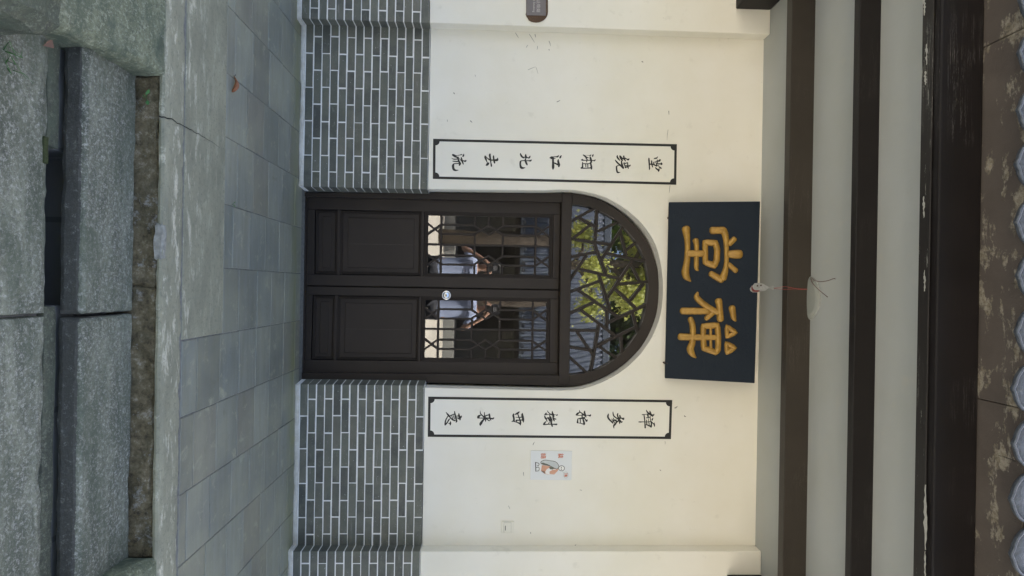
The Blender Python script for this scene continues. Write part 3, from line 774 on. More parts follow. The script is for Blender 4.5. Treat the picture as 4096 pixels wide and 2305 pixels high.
# ---- two leaves
YL = YF + 0.045
def leaf(xz0, yz0, xz1, yz1, zbot, offx, offy, side):
    X0, X1 = bp(1700, yz0, YL).x, bp(1700, yz1, YL).x
    zb = bp(xz0, (yz0 + yz1) / 2, YL).z; zt = tz0 - 0.003
    def P(x, y):                # z8 picture coordinates of the left leaf -> world, shifted for the right one
        px, py = d8(x + offx, y + offy); return bp(px, py, YL)
    def R(x0, y0, x1, y1):
        a, b = d8(x0 + offx, y0 + offy); c, d = d8(x1 + offx, y1 + offy); return rect(a, b, c, d, YL)
    gx0, gx1, gz0, gz1 = R(95, 266, 884, 640)
    dd = YL + 0.05
    # stiles and rails (butted)
    st0, st1 = gx0 - 0.024, gx1 + 0.024
    pz0, pz1 = bp(d7(352, 0)[0], 1000, YL).z, bp(d7(842, 0)[0], 1000, YL).z
    sz0, sz1 = bp(d7(196 - 4, 0)[0], 1000, YL).z, bp(d7(300, 0)[0], 1000, YL).z
    if side: pz0 -= .014; pz1 -= .008; sz0 -= .012; sz1 -= .012
    hinge = Vector((X1 if side else X0, YL, 0.0)); bm = bmesh.new()
    for bx in ((X0 + 0.002, st0, YL, dd, zb, zt), (st1, X1 - 0.002, YL, dd, zb, zt), (st0, st1, YL + 0.001, dd, gz1 + 0.026, zt), (st0, st1, YL + 0.001, dd, zb, sz0 - 0.026),
               (st0, st1, YL + 0.001, dd, sz1 + 0.018, pz0 - 0.018), (st0, st1, YL + 0.001, dd, pz1 + 0.018, gz0 - 0.026)):
        tmp = bpy.data.meshes.new('tmp'); b_ = bbox_bm(*bx, 0.003); b_.to_mesh(tmp); b_.free(); bm.from_mesh(tmp); bpy.data.meshes.remove(tmp)
    bmesh.ops.translate(bm, vec=-hinge, verts=bm.verts[:])
    lf = mkbm('door_leaf', bm, DOORW, hall); lf.location = hinge; LOC[lf.name] = hinge
    # stepped mouldings round every field
    def moulding(a, b, c, d, w):
        for k, (yo, i0_, i1_) in enumerate(((0.0045, 0.0, 0.36), (0.011, 0.36, 0.70), (0.018, 0.70, 1.0))):
            p, q = w * i0_, w * i1_
            o = boxes('moulding', [(a - w + p, a - w + q, YL + yo, dd - .004, c - w + p, d + w - p), (b + w - q, b + w - p, YL + yo, dd - .004, c - w + p, d + w - p),
                                   (a - w + q, b + w - q, YL + yo, dd - .004, c - w + p, c - w + q), (a - w + q, b + w - q, YL + yo, dd - .004, d + w - q, d + w - p)], DOORW, lf, 0.0024)
    moulding(gx0, gx1, gz0, gz1, 0.0235)
    moulding(gx0, gx1, pz0, pz1, 0.0175)
    moulding(gx0, gx1, sz0, sz1, 0.0175)
    # raised and fielded panels
    for a, b, ins in ((pz0, pz1, 0.035), (sz0, sz1, 0.030)):
        pn = box('panel', gx0, gx1, YL + 0.024, dd - 0.005, a, b, DOORW, lf)
        i2 = min(ins, (b - a) * 0.32)
        box('raised_field', gx0 + ins - .004, gx1 - ins + .004, YL + 0.019, YL + 0.024, a + i2, b - i2, DOORW, lf, 0.004)
        if b - a > 0.3:
            xm = gx0 + (gx1 - gx0) * 0.52
            box('board_joint', xm - 0.0012, xm + 0.0012, YL + 0.0186, YL + 0.0192, a + i2 + .01, b - i2 - .01, mat_joint, lf)
    # glass and lattice
    yg = YL + 0.038
    bm = bmesh.new(); f = bm.faces.new([bm.verts.new(v) for v in ((gx0 - .004, yg, gz0 - .004), (gx1 + .004, yg, gz0 - .004), (gx1 + .004, yg, gz1 + .004), (gx0 - .004, yg, gz1 + .004))])
    mkbm('glass_pane', bm, GLASS, lf)
    w = 0.0165; yb = YL + 0.016; H = gz1 - gz0; Wd = gx1 - gx0
    U = lambda x: gz0 + (x - 95) / 789 * H
    T = lambda y: gx0 + (y - 266) / 374 * Wd
    k = 0
    def lb(x0, y0, x1, y1, e=0.0):
        nonlocal k; k += 1
        y = yb + 0.0005 * (k % 7)
        bar('lattice_bar', (T(y0), y, U(x0)), (T(y1), y, U(x1)), w, 0.018, y, DOORW, lf, e)
    lb(95, 453, 884, 453)
    for x in (180, 795): lb(x, 266, x, 640)
    for yc in (354, 552):
        for s in (-1, 1):
            zig = [(95, yc + s * 33), (180, yc - s * 30), (392, yc - s * 30), (488, yc + s * 31), (584, yc - s * 30), (795, yc - s * 30), (884, yc + s * 33)]
            for (a, b), (c, d) in zip(zig, zig[1:]): lb(a, b, c, d, 0.004)
    for x in (398, 580):
        for a, b in ((266, 324), (384, 453), (453, 522), (582, 640)): lb(x, a, x, b)
    lb(488, 266, 488, 323); lb(488, 583, 488, 640)
    lf.rotation_euler.z = -0.038 if side else 0.030      # both leaves stand a touch ajar
    return lf, X0, X1
mat_joint = mat_simple('board joint', (0.10, 0.085, 0.07), 0.7, 0, 60, 0.8, 0)
L1, a0, a1 = leaf(d7(110, 0)[0], 798, 0, 1150.5, 0, 0, 0, 0)
L2, b0, b1 = leaf(d7(97, 0)[0], 1152, 0, 1497, 0, -19, 546, 1)
# cylinder lock on the right leaf
lc = bp(1740 + 722 * 0.06207, 1140 + 668 * 0.06207, YL)
lk = lathe('cylinder_lock', [(0.0375, 0.0), (0.0375, -0.006), (0.034, -0.010), (0.027, -0.011), (0.0265, -0.004), (0.0, -0.0039)], CHROME, L2, (lc.x, YL - 0.0005, lc.z), 'y', 36)
lathe('keyway_core', [(0.022, 0.003), (0.022, -0.010), (0.020, -0.0115), (0.0, -0.0117)], CHROME, L2, (lc.x, YL - 0.003, lc.z), 'y', 28)
lathe('keyhole', [(0.0066, 0.0), (0.0066, -0.0135), (0.0, -0.0137)], BRASS, L2, (lc.x, YL - 0.003, lc.z), 'y', 16)

# ================================================================== WRITING
def ink_strokes(name, strokes, to3d, N, mat, parent, lift=0.0):
    """flat brush strokes of changing width; to3d maps traced picture coordinates to the surface"""
    V, Fc = [], []; layer = 0
    for st in strokes:
        P = catmull([Vector((x, y, w)) for x, y, w in st], 4) if len(st) > 2 else [Vector(s) for s in st]
        layer += 1; up = N * (lift + 0.00003 * layer)
        L, Rr = [], []
        for i, p in enumerate(P):
            t = Vector((P[min(i + 1, len(P) - 1)].x - P[max(i - 1, 0)].x, P[min(i + 1, len(P) - 1)].y - P[max(i - 1, 0)].y))
            t = t.normalized() if t.length > 1e-6 else Vector((1, 0)); n = Vector((-t.y, t.x)); h = max(p.z, 8) / 2
            L.append((p.x + n.x * h, p.y + n.y * h)); Rr.append((p.x - n.x * h, p.y - n.y * h))
        def cap(p, t, h):
            ang = math.atan2(t.y, t.x)
            return [(p.x + h * math.cos(ang + a), p.y + h * math.sin(ang + a)) for a in (1.05, 0.5, 0.0, -0.5, -1.05)]
        tE = Vector((P[-1].x - P[-2].x, P[-1].y - P[-2].y)).normalized(); tS = Vector((P[0].x - P[1].x, P[0].y - P[1].y)).normalized()
        k = len(V)
        for a, b in zip(L, Rr): V += [to3d(*a) + up, to3d(*b) + up]
        for i in range(len(P) - 1): Fc.append((k + 2 * i, k + 2 * i + 1, k + 2 * i + 3, k + 2 * i + 2))
        e = len(V); ce = [to3d(*q) + up for q in cap(P[-1], tE, max(P[-1].z, 8) / 2)]; V += ce
        Fc.append((k + 2 * len(P) - 2,) + tuple(range(e, e + 5)) + (k + 2 * len(P) - 1,))
        e = len(V); V += [to3d(*q) + up for q in cap(P[0], tS, max(P[0].z, 8) / 2)]
        Fc.append((k + 1,) + tuple(range(e, e + 5)) + (k,))
    return mk(name, V, Fc, mat, parent)

CH = {}
CH['liu'] = (1790, 600, .0854, [[(770,190,20),(750,250,80),(725,310,60)],[(690,215,25),(640,225,55),(590,240,35),(430,265,28),(330,250,50)],[(250,235,90),(300,260,110),(360,310,90),(450,345,70),(530,340,20)],[(860,510,70),(820,530,85),(760,515,50),(690,510,70)],[(640,345,30),(655,400,70),(680,500,75),(715,600,70),(740,665,50)],[(520,370,20),(600,460,30),(700,580,40)],[(480,360,70),(510,460,80),(560,590,90),(585,640,110),(560,715,70)],[(185,380,10),(260,425,40),(340,440,50),(480,425,50)],[(250,530,40),(330,540,50),(440,545,55),(530,540,55)],[(530,640,45),(420,645,45),(300,660,60),(265,730,110),(265,820,110),(300,920,110),(390,960,75),(460,955,45),(525,950,12)]])
CH['qu'] = (1790, 600, .0854, [[(2350,380,30),(2340,450,100),(2300,480,110),(2200,480,80),(2080,480,60),(2000,470,80)],[(2155,280,50),(2155,340,75),(2170,450,75),(2195,560,85),(2205,610,65)],[(1990,200,70),(1980,260,95),(2000,380,80),(2020,480,75),(2030,600,50),(2050,700,75),(2055,770,60)],[(2000,480,60),(1920,430,60),(1830,350,30),(1790,310,60)],[(1760,285,50),(1770,350,95),(1800,440,85),(1830,520,50),(1870,610,35)],[(1930,620,70),(1880,670,120),(1830,710,90),(1800,720,40)]])
CH['bei'] = (2060, 600, .0854, [[(255,175,50),(270,230,80),(320,310,85),(380,360,70),(430,395,30)],[(505,210,40),(500,280,90),(520,360,100)],[(710,285,30),(690,330,70),(650,380,60),(580,360,50),(480,350,50),(380,340,40)],[(490,430,60),(490,500,90),(520,600,90),(560,680,75),(575,715,30)],[(770,470,40),(720,510,80),(640,510,50),(540,510,40),(420,505,45),(300,515,50),(260,550,80),(245,640,85),(255,740,90),(290,830,110),(380,850,80),(480,830,20)]])
CH['jiang'] = (2060, 600, .0854, [[(2165,270,40),(2130,330,85),(2105,380,60)],[(2040,275,50),(1990,320,75),(1900,325,50),(1800,335,50),(1710,350,90),(1640,375,50)],[(1700,390,90),(1800,400,60),(1900,405,15)],[(2030,450,40),(2020,520,90),(2040,620,105),(2060,710,110),(2050,780,70)],[(1780,400,90),(1780,520,95),(1785,660,110),(1785,800,120),(1780,870,90),(1777,920,30)],[(1830,610,60),(1920,650,70),(2020,700,75)]])
CH['xiang'] = (2310, 600, .0854, [[(735,220,40),(715,270,75),(705,315,40)],[(625,235,40),(585,275,55),(540,265,20),(350,250,10)],[(270,240,50),(330,280,70),(420,350,70),(490,370,40),(540,370,10)],[(590,335,60),(610,400,90),(640,500,95),(650,580,70)],[(830,465,40),(790,510,60),(700,495,40),(500,490,40),(300,490,45),(230,470,90),(180,475,40)],[(370,340,35),(420,420,50),(480,480,40)],[(430,500,60),(430,580,30)],[(240,585,45),(235,700,60),(235,800,70),(180,850,80)],[(610,590,70),(630,700,80),(650,800,85),(655,890,70)],[(260,650,40),(450,650,45),(620,640,40)],[(385,670,50),(390,800,40)],[(480,670,50),(485,820,45)],[(180,850,70),(350,860,50),(500,855,50),(640,840,70)]])
CH['rao'] = (2310, 600, .0854, [[(1865,270,50),(1860,330,80),(1910,410,75),(1970,480,50),(1995,510,20)],[(1980,280,50),(2000,350,80),(2060,430,90),(2110,500,50)],[(2165,300,75),(2170,360,70),(2200,440,80),(2250,520,40)],[(2010,290,50),(2080,370,50),(2150,430,50)],[(2410,410,40),(2380,460,80),(2300,430,50),(2220,380,50)],[(2180,590,40),(2190,680,50),(2230,760,60),(2240,840,50)],[(2150,660,40),(2250,630,50),(2340,600,40)],[(2340,600,50),(2360,720,55),(2385,870,40)],[(2470,710,40),(2440,750,70),(2380,750,50),(2270,730,40)],[(2250,830,60),(2330,790,60),(2360,830,50)],[(2060,530,60),(2070,640,80),(2100,760,100),(2140,850,90)],[(1770,480,40),(1830,560,70),(1930,660,75),(2030,740,80),(2100,820,70)],[(1960,735,30),(1880,745,40),(1830,790,70),(1830,900,75),(1850,1000,80),(1890,1060,75),(2000,1050,20)]])
CH['tang'] = (2560, 600, .06897, [[(1020,395,35),(960,480,75),(870,490,75),(810,520,40)],[(1160,580,90),(1120,630,120),(1050,650,80),(980,660,60),(880,700,35),(780,715,40)],[(1010,570,30),(995,640,55),(1020,750,60)],[(1240,770,80),(1250,830,110),(1180,810,75),(1080,815,75),(1010,800,50)],[(1060,890,40),(1110,980,55),(1200,1040,80),(1215,1080,80)],[(1100,1010,25),(1110,1100,55),(1080,1200,110),(1080,1260,40)],[(900,1030,60),(960,1100,90),(1060,1170,90)],[(790,720,50),(810,830,80),(840,880,80),(970,930,90)],[(920,720,50),(960,820,70),(985,920,90)],[(670,640,70),(675,730,85),(690,860,85),(735,1000,50)],[(780,840,80),(680,840,80),(560,820,70)],[(515,490,70),(520,600,95),(535,800,85),(545,1000,75),(550,1100,75),(530,1170,20)]])
CH['yi'] = (1760, 1630, .0854, [[(1005,400,40),(980,450,90),(910,460,110)],[(885,290,45),(890,380,90),(930,500,100),(940,580,60)],[(780,410,40),(860,400,50)],[(800,480,40),(880,540,50)],[(680,190,45),(695,270,60),(720,400,80),(760,560,80),(780,660,75),(745,700,30)],[(470,390,45),(580,350,50),(690,310,50)],[(470,400,40),(500,500,50),(600,580,70),(700,620,60)],[(555,400,40),(590,540,45)],[(630,390,40),(670,540,45)],[(280,220,20),(330,290,60),(400,370,80),(430,420,50),(490,510,30)],[(400,380,60),(330,480,50),(270,600,60),(245,720,70),(240,820,60)],[(240,820,60),(300,760,60),(370,660,60),(430,560,60),(470,530,20)],[(490,650,20),(490,730,80),(480,820,50)],[(480,760,60),(400,745,30)]])
CH['lai'] = (1760, 1630, .0854, [[(2520,485,45),(2470,530,75),(2350,515,70),(2200,500,60),(2000,500,50),(1880,500,40),(1780,480,90)],[(1790,470,110),(1800,430,110),(1850,390,90),(1920,370,20)],[(1885,150,10),(1885,230,40),(1910,310,55),(2000,400,60),(2100,470,70),(2250,590,50),(2310,620,60)],[(2080,230,30),(2085,350,50),(2110,480,90),(2135,600,60),(2140,670,20)],[(2110,500,60),(2000,620,90),(1920,740,120),(1890,800,100),(1890,850,40)],[(2310,310,60),(2320,400,85),(2350,540,60),(2390,620,20)],[(2120,400,50),(2270,350,50)]])
CH['xi'] = (2030, 1630, .0854, [[(700,285,50),(690,350,100),(720,480,105),(735,600,100),(745,700,30)],[(545,210,50),(480,270,90),(400,310,70),(345,330,30)],[(490,330,50),(530,450,60),(580,580,65),(610,700,80),(600,830,40)],[(290,310,60),(270,380,90),(300,520,85),(300,620,90)],[(200,670,30),(280,640,70),(400,690,40),(500,720,60),(600,770,90)],[(390,460,30),(520,470,35),(660,455,50)],[(400,610,60),(460,600,60),(570,600,50),(700,590,60)],[(420,630,60),(430,660,50)]])
CH['shu'] = (2030, 1630, .0854, [[(1865,160,30),(1910,230,40),(1990,300,45),(2080,350,60)],[(2100,190,40),(2105,270,80),(2140,360,110),(2170,430,60)],[(2340,330,30),(2310,370,55),(2250,345,20),(2150,340,30),(1900,340,30),(1790,330,70),(1720,345,20)],[(1850,260,20),(1790,290,70)],[(1980,330,40),(1980,430,50)],[(1740,400,50),(1760,470,75),(1820,570,65),(1865,665,20)],[(2270,550,40),(2220,540,60),(2140,500,60)],[(2125,420,60),(2150,540,80),(2190,630,50)],[(2020,440,50),(2070,560,50),(2105,640,20)],[(1890,480,60),(1960,580,80),(1950,640,30)],[(1820,520,50),(1980,470,40)],[(1990,460,50),(2030,620,90),(2060,760,80),(2095,880,70)],[(1800,660,40),(1730,740,80),(1680,800,50)],[(1680,810,30),(1760,805,50),(1900,790,45),(2100,790,45),(2300,795,75)],[(1970,670,30),(1920,770,50)]])
CH['bai'] = (2290, 1630, .0854, [[(320,120,15),(335,200,50),(400,250,50),(500,320,60),(590,390,70),(650,460,20)],[(580,170,40),(560,230,85),(590,330,80),(620,420,60)],[(850,340,40),(820,390,80),(740,370,40),(600,370,30),(280,370,35),(200,350,70),(160,350,40)],[(320,240,50),(240,290,90),(190,340,70)],[(450,340,60),(450,450,60)],[(690,580,40),(660,640,85),(600,560,50),(530,510,50)],[(570,470,60),(480,500,80),(360,520,60),(250,540,40)],[(245,540,40),(240,640,70),(230,710,75)],[(480,510,60),(520,640,80),(550,760,90),(540,820,40)],[(230,720,40),(380,745,35),(500,780,60)],[(360,540,45),(370,710,45)]])
CH['can'] = (2290, 1630, .0854, [[(1690,300,30),(1665,370,80),(1660,460,85),(1720,560,80),(1800,640,75),(1880,720,70),(1900,760,30)],[(1895,220,40),(1905,320,60),(1950,420,60),(2030,480,60),(2120,540,60)],[(2125,290,50),(2105,350,70),(2130,450,70),(2170,550,100),(2200,680,70),(2210,760,40)],[(2215,385,70),(2230,450,80)],[(2400,490,40),(2380,550,90),(2290,500,60),(2150,530,100)],[(2330,670,40),(2280,690,80),(2220,600,70)],[(2150,620,60),(2060,700,75),(1980,800,90),(1930,870,70),(1940,970,30)],[(1830,540,30),(1900,620,50),(1970,720,40)],[(1910,490,30),(1950,590,60),(2050,640,70)],[(2060,590,40),(1960,590,50),(1900,650,60)]])
CH['chan'] = (2540, 1620, .06897, [[(650,290,20),(680,370,70),(770,470,90),(870,550,100),(980,620,90),(1030,690,40)],[(860,370,60),(880,440,90),(930,540,80)],[(1100,540,50),(1060,600,90),(960,560,60)],[(720,530,40),(600,555,35),(460,565,60),(400,565,30)],[(740,540,90),(750,620,100),(760,700,60)],[(660,750,50),(780,730,60),(900,690,50)],[(870,680,40),(890,800,50),(920,950,60),(950,1100,80),(930,1270,100)],[(620,1150,40),(720,1170,60),(850,1220,90),(930,1260,90)],[(525,620,70),(545,750,75),(565,950,65),(580,1150,80),(590,1320,90)],[(220,985,50),(300,990,70),(420,985,50),(600,985,40),(780,985,45),(900,960,50)],[(670,880,50),(670,1000,60),(690,1140,70)],[(790,800,35),(780,900,40),(800,1000,50),(820,1130,60)],[(1045,770,40),(1000,840,90),(1010,900,40)],[(940,950,40),(1020,1050,60),(1110,1130,80),(1130,1230,60)],[(1130,1000,10),(1130,1150,60)]])

def couplet(corners, chars, label, split):
    """corners: left-bottom, right-bottom, left-top, right-top (picture), chars top to bottom"""
    yv = -0.0016
    lb_, rb_, lt_, rt_ = [bp(x, y, yv) for x, y in corners]
    t = thing('couplet_panel', ((lb_.x + rb_.x) / 2, yv, lb_.z), label, 'couplet', 'couplets beside the door')
    prism('white_field', [lb_, rb_, rt_, lt_], Vector((0, 0.0014, 0)), PAPER, t)
    w = 0.0185; yo = -0.0022
    def ins(P, Q, R):           # inner corner
        a = (Q - P).normalized(); b = (R - P).normalized(); return P + a * w + b * w
    il, ir = ins(lb_, rb_, lt_), ins(rb_, lb_, rt_); ilt, irt = ins(lt_, rt_, lb_), ins(rt_, lt_, rb_)
    off = Vector((0, yo - yv, 0)); dv = Vector((0, 0.0005, 0))
    for quad in ([lb_, rb_, ir, il], [rb_, rt_, irt, ir], [rt_, lt_, ilt, irt], [lt_, lb_, il, ilt]):
        prism('border', [q + off for q in quad], dv, INK, t)
    for P, A, B in ((il, ir, ilt), (ir, il, irt), (ilt, irt, il), (irt, ilt, ir)):
        a = (A - P).normalized(); b = (B - P).normalized(); r = 0.030
        fan_ = [P - a * .004 - b * .004] + [P + a * (r * math.cos(th)) + b * (r * math.sin(th)) for th in [i * math.pi / 12 for i in range(7)]]
        prism('corner_mark', [q + off + Vector((0, -0.0002, 0)) for q in fan_], dv, INK, t)
    for c in chars:
        ox, oy, s, st = CH[c]
        ink_strokes('character', st, lambda x, y: bp(ox + x * s, oy + y * s, yv), Vector((0, -1, 0)), INK, t, 0.0006)
    return t
couplet([(1732.6, 555.8), (1731.4, 716), (2707.6, 577.4), (2705, 739.7)], ['tang', 'rao', 'xiang', 'jiang', 'bei', 'qu', 'liu'],
        'black bordered vertical couplet left of the arched door, ending just above the brick', 0)
couplet([(1712.8, 1586.9), (1711, 1747.9), (2689, 1600.6), (2683.8, 1756.9)], ['chan', 'can', 'bai', 'shu', 'xi', 'lai', 'yi'],
        'black bordered vertical couplet between the arched door and the small monk picture', 0)

# ---- plaque, leaning forward
Pb, Pt = -0.062, -0.20
zbq = bp(2668, 1160, Pb).z; ztq = bp(3030, 1160, Pt).z
PP = Vector((0, Pb, zbq)); up_ = (Vector((0, Pt, ztq)) - PP).normalized(); PN = Vector((1, 0, 0)).cross(up_)
PN = PN if PN.y < 0 else -PN
cs = [bpp(2676, 809, PP, PN), bpp(2660, 1513.6, PP, PN), bpp(3019, 1533.5, PP, PN), bpp(3041, 806, PP, PN)]
plq = thing('name_plaque', (0, Pb, zbq), 'blue black lacquered name plaque with two gilded characters above the arched door', 'sign')
prism('board', cs, -PN * 0.035, LACQ, plq, 0.003)
def gold(name, strokes, ox, oy, s):
    V, Fc = [], []; ux = Vector((1, 0, 0)); n = 10
    for si, st in enumerate(strokes):
        closed = st[0] == 'c'; pts = st[1:] if closed else st
        P = []
        src = pts + [pts[0]] if closed else pts
        if closed:
            for a, b in zip(src, src[1:]):
                for q in range(5): P.append(Vector(a).lerp(Vector(b), q / 5))
            P.append(Vector(src[-1]))
        else: P = catmull([Vector(p) for p in src], 5) if len(src) > 2 else [Vector(src[0]).lerp(Vector(src[1]), q / 6) for q in range(7)]
        rows = []
        if not closed:   # rounded ends
            for end in (0, 1):
                a, b = (P[0], P[1]) if not end else (P[-1], P[-2])
                d = Vector((a.x - b.x, a.y - b.y)).normalized(); ex = []
                for f in (0.30, 0.52, 0.62): 
                    q = Vector((a.x + d.x * a.z * 0.5 * f * 1.3, a.y + d.y * a.z * 0.5 * f * 1.3, a.z * math.sqrt(max(0.02, 1 - (f / 0.64) ** 2)))); ex.append(q)
                P = ([*reversed(ex)] + P) if not end else (P + ex)
        k = len(V); m_ = len(P)
        for i, p in enumerate(P):
            t = Vector((P[min(i + 1, m_ - 1)].x - P[max(i - 1, 0)].x, P[min(i + 1, m_ - 1)].y - P[max(i - 1, 0)].y))
            if closed and i in (0, m_ - 1): t = Vector((P[1].x - P[m_ - 2].x, P[1].y - P[m_ - 2].y))
            t = t.normalized() if t.length > 1e-6 else Vector((1, 0)); nn = Vector((-t.y, t.x)); h = p.z * 0.55
            for j in range(n + 1):
                th = math.pi * j / n; o_ = math.cos(th) * h
                q = bpp(ox + (p.x + nn.x * o_) * s, oy + (p.y + nn.y * o_) * s, PP, PN)
                hh = math.sin(th) ** 0.8 * p.z * s / 530 * 0.46 + 0.0002 * (si % 4)
                V.append(q + PN * (hh - 0.0008))
        for i in range(m_ - 1):
            for j in range(n): Fc.append((k + i * (n + 1) + j, k + i * (n + 1) + j + 1, k + (i + 1) * (n + 1) + j + 1, k + (i + 1) * (n + 1) + j))
    bm = bmesh.new(); vs = [bm.verts.new(v) for v in V]
    for f in Fc:
        try: bm.faces.new([vs[i] for i in f])
        except ValueError: pass
    me = bpy.data.meshes.new(name); bm.to_mesh(me); bm.free(); me.materials.append(GOLD)
    me.polygons.foreach_set('use_smooth', [True] * len(me.polygons))
    return link(bpy.data.objects.new(name, me), plq)
gold('gilded_character', [[(1470,725,185),(1340,725,180),(1230,725,150)],[(1350,380,120),(1240,485,120)],[(1385,1100,115),(1225,960,105)],[(840,185,150),(1100,180,150)],
  [(1100,180,150),(1150,320,140),(1165,500,112),(1172,720,100),(1170,900,102),(1150,1080,125),(1090,1260,165)],[(815,1165,125),(940,1240,140),(1060,1310,140)],
  ['c',(680,455,130),(920,470,135),(960,620,135),(950,850,135),(890,985,140),(690,910,130),(690,680,115)],[(640,710,135),(300,710,145)],
  [(470,410,130),(490,520,110),(490,720,100),(485,900,105),(490,1040,100),(530,1090,40)],
  [(250,150,180),(262,260,150),(280,420,122),(285,620,120),(280,800,130),(255,980,140),(235,1140,165),(270,1250,140),(350,1335,40)]], 2700, 890, .17585)
gold('gilded_character', [[(1170,400,125),(1185,500,115),(1205,600,95),(1240,655,40)],[(905,265,140),(920,350,122),(930,480,122),(940,630,130)],[(495,100,40),(475,185,105),(520,250,112),(640,350,112),(800,450,112),(900,490,112)],
  [(190,465,122),(450,465,126),(700,470,110)],[(665,610,90),(760,530,100),(830,470,80)],['c',(1070,765,85),(1240,890,90),(1070,975,80)],['c',(1060,1095,85),(1225,1190,90),(1075,1285,90)],
  ['c',(605,765,115),(880,745,115),(900,960,105),(895,1220,110),(850,1280,105),(620,1195,115),(600,980,100)],[(150,970,130),(400,980,122),(890,985,92)],[(748,780,55),(755,1200,55)],
  [(350,620,105),(390,720,112),(400,900,112),(390,1080,118),(350,1210,135),(390,1310,105),(460,1380,30)]], 2690, 1150, .2034)
for px, py in ((2672, 873), (2655, 1450)):
    q = bp(px, py, 0.0)
    tube('hook_nail', [(q.x, 0.01, q.z), (q.x, -0.05, q.z - 0.004), (q.x, -0.062, q.z + 0.012)], 0.007, RUST, plq, 8)

# ================================================================== SMALL THINGS ON THE WALL
# monk picture
s9 = 0.3103
def mp(x, y, Y): return bp(1950 + x * s9, 1750 + y * s9, Y)
mo = thing('monk_picture', mp(555, 360, 0.0), 'small white acrylic picture of a monk in orange sash on the wall', 'picture')
mc = [mp(558, 172, -0.006), mp(550, 548, -0.006), mp(1082, 553, -0.006), mp(1090, 178, -0.006)]
prism('plate', mc, Vector((0, 0.0058, 0)), mat_simple('acrylic sheet', (0.74, 0.75, 0.73), 0.18, 0, 5, 0.03, 0), mo, 0.0008)
ORANGE = mat_simple('orange print', (0.68, 0.36, 0.23), 0.35, 0, 20, 0.2, 0); GREYP = mat_simple('grey print', (0.58, 0.60, 0.57), 0.35, 0, 20, 0.15, 0)
DARKP = mat_simple('dark olive print', (0.16, 0.16, 0.12), 0.35, 0, 20, 0.3, 0); PALE = mat_simple('pale print', (0.80, 0.78, 0.73), 0.35, 0, 20, 0.05, 0)
REDP = mat_simple('vermilion print', (0.62, 0.20, 0.11), 0.35, 0, 20, 0.2, 0)
lay = [0]
def flat(name, pts, mat):
    lay[0] += 1; Y = -0.0062 - 0.00006 * lay[0]
    bm = bmesh.new(); f = bm.faces.new([bm.verts.new(mp(x, y, Y)) for x, y in pts]); bmesh.ops.triangulate(bm, faces=[f])
    return mkbm(name, bm, mat, mo)
def outline(pts, w=4, mat=GREYP, close=True, name='drawn_line'):
    lay[0] += 1; Y = -0.0062 - 0.00006 * lay[0]
    P = pts + [pts[0]] if close else pts
    return ink_strokes(name, [[(x, y, w) for x, y in P]], lambda x, y: mp(x, y, Y), Vector((0, -1, 0)), mat, mo)
robe = [(922,375),(905,340),(870,312),(800,300),(740,293),(695,310),(688,330),(720,350),(810,370),(880,405),(905,400)]
flat('lower_robe', [(664,345),(700,358),(740,362),(735,440),(690,438),(668,430)], PALE)
flat('orange_sash', [(700,358),(690,432),(740,442),(735,468),(780,479),(860,479),(905,432),(920,402),(880,410),(845,370),(800,372),(740,362)], ORANGE)
flat('robe', robe, GREYP); outline(robe, 3, DARKP)
flat('sleeve', [(745,440),(765,410),(800,390),(880,415),(900,440),(850,476),(790,478),(748,465)], PALE)
flat('sash_fold', [(800,440),(840,418),(890,420),(900,440),(850,474),(800,470)], ORANGE)
flat('sleeve_opening', [(690,328),(720,326),(775,345),(812,364),(770,364),(708,346)], DARKP)
flat('sleeve_opening', [(793,385),(812,378),(845,384),(870,399),(838,415),(803,410)], DARKP)
hd = [(955 + 38 * math.cos(i * math.pi / 9), 398 + 33 * math.sin(i * math.pi / 9)) for i in range(18)]
flat('head', hd, PALE); outline(hd, 3, DARKP)
for y in (388, 411): outline([(950, y - 5), (953, y + 5)], 8, INK, False, 'eye')
flat('ground_line', [(614,320),(625,318),(629,442),(619,442)], INK)
outline([(628,325),(660,335),(662,360),(640,365)], 3, DARKP, False); outline([(630,390),(662,385),(664,425),(636,435)], 3, DARKP, False)
bub = [(1010 + 30 * math.cos(i * math.pi / 8) * (1 + .08 * (i % 2)), 485 + 38 * math.sin(i * math.pi / 8) * (1 + .08 * (i % 2))) for i in range(16)]
outline(bub, 3, GREYP, True, 'speech_bubble'); outline([(965, 435), (985, 462)], 3, GREYP, False, 'speech_bubble')
YT = -0.0062 - 0.00006 * (lay[0] + 4)
def chars_on(name, st, to3d, parent, mat): return ink_strokes(name, st, to3d, Vector((0, -1, 0)), mat, parent)
w = 7
chars_on('character', [[(980,222,w),(918,226,w)],[(962,210,w),(958,240,w)],[(958,226,5),(940,214,5)],[(976,250,w),(930,248,w)],[(966,238,w),(962,264,w)],[(958,250,5),(945,262,5)],[(938,216,w),(934,262,w)],[(928,212,w),(922,264,w)],[(932,238,w),(913,238,w)],[(922,224,5),(912,214,5)],[(922,250,5),(914,262,5)]], lambda x, y: mp(x, y, YT), mo, REDP)
chars_on('character', [[(752,214,w),(744,220,w)],[(738,208,w),(735,232,w)],[(726,210,5),(724,230,5)],[(714,210,5),(712,230,5)],[(706,212,w),(694,214,w),(694,230,w),(706,230,w)],[(750,238,w),(746,268,w)],[(734,240,w),(730,270,w)],[(750,252,5),(722,256,5)],[(722,238,w),(718,272,w)],[(710,244,w),(694,246,w),(692,266,w),(708,266,w),(710,244,w)]], lambda x, y: mp(x, y, YT), mo, REDP)
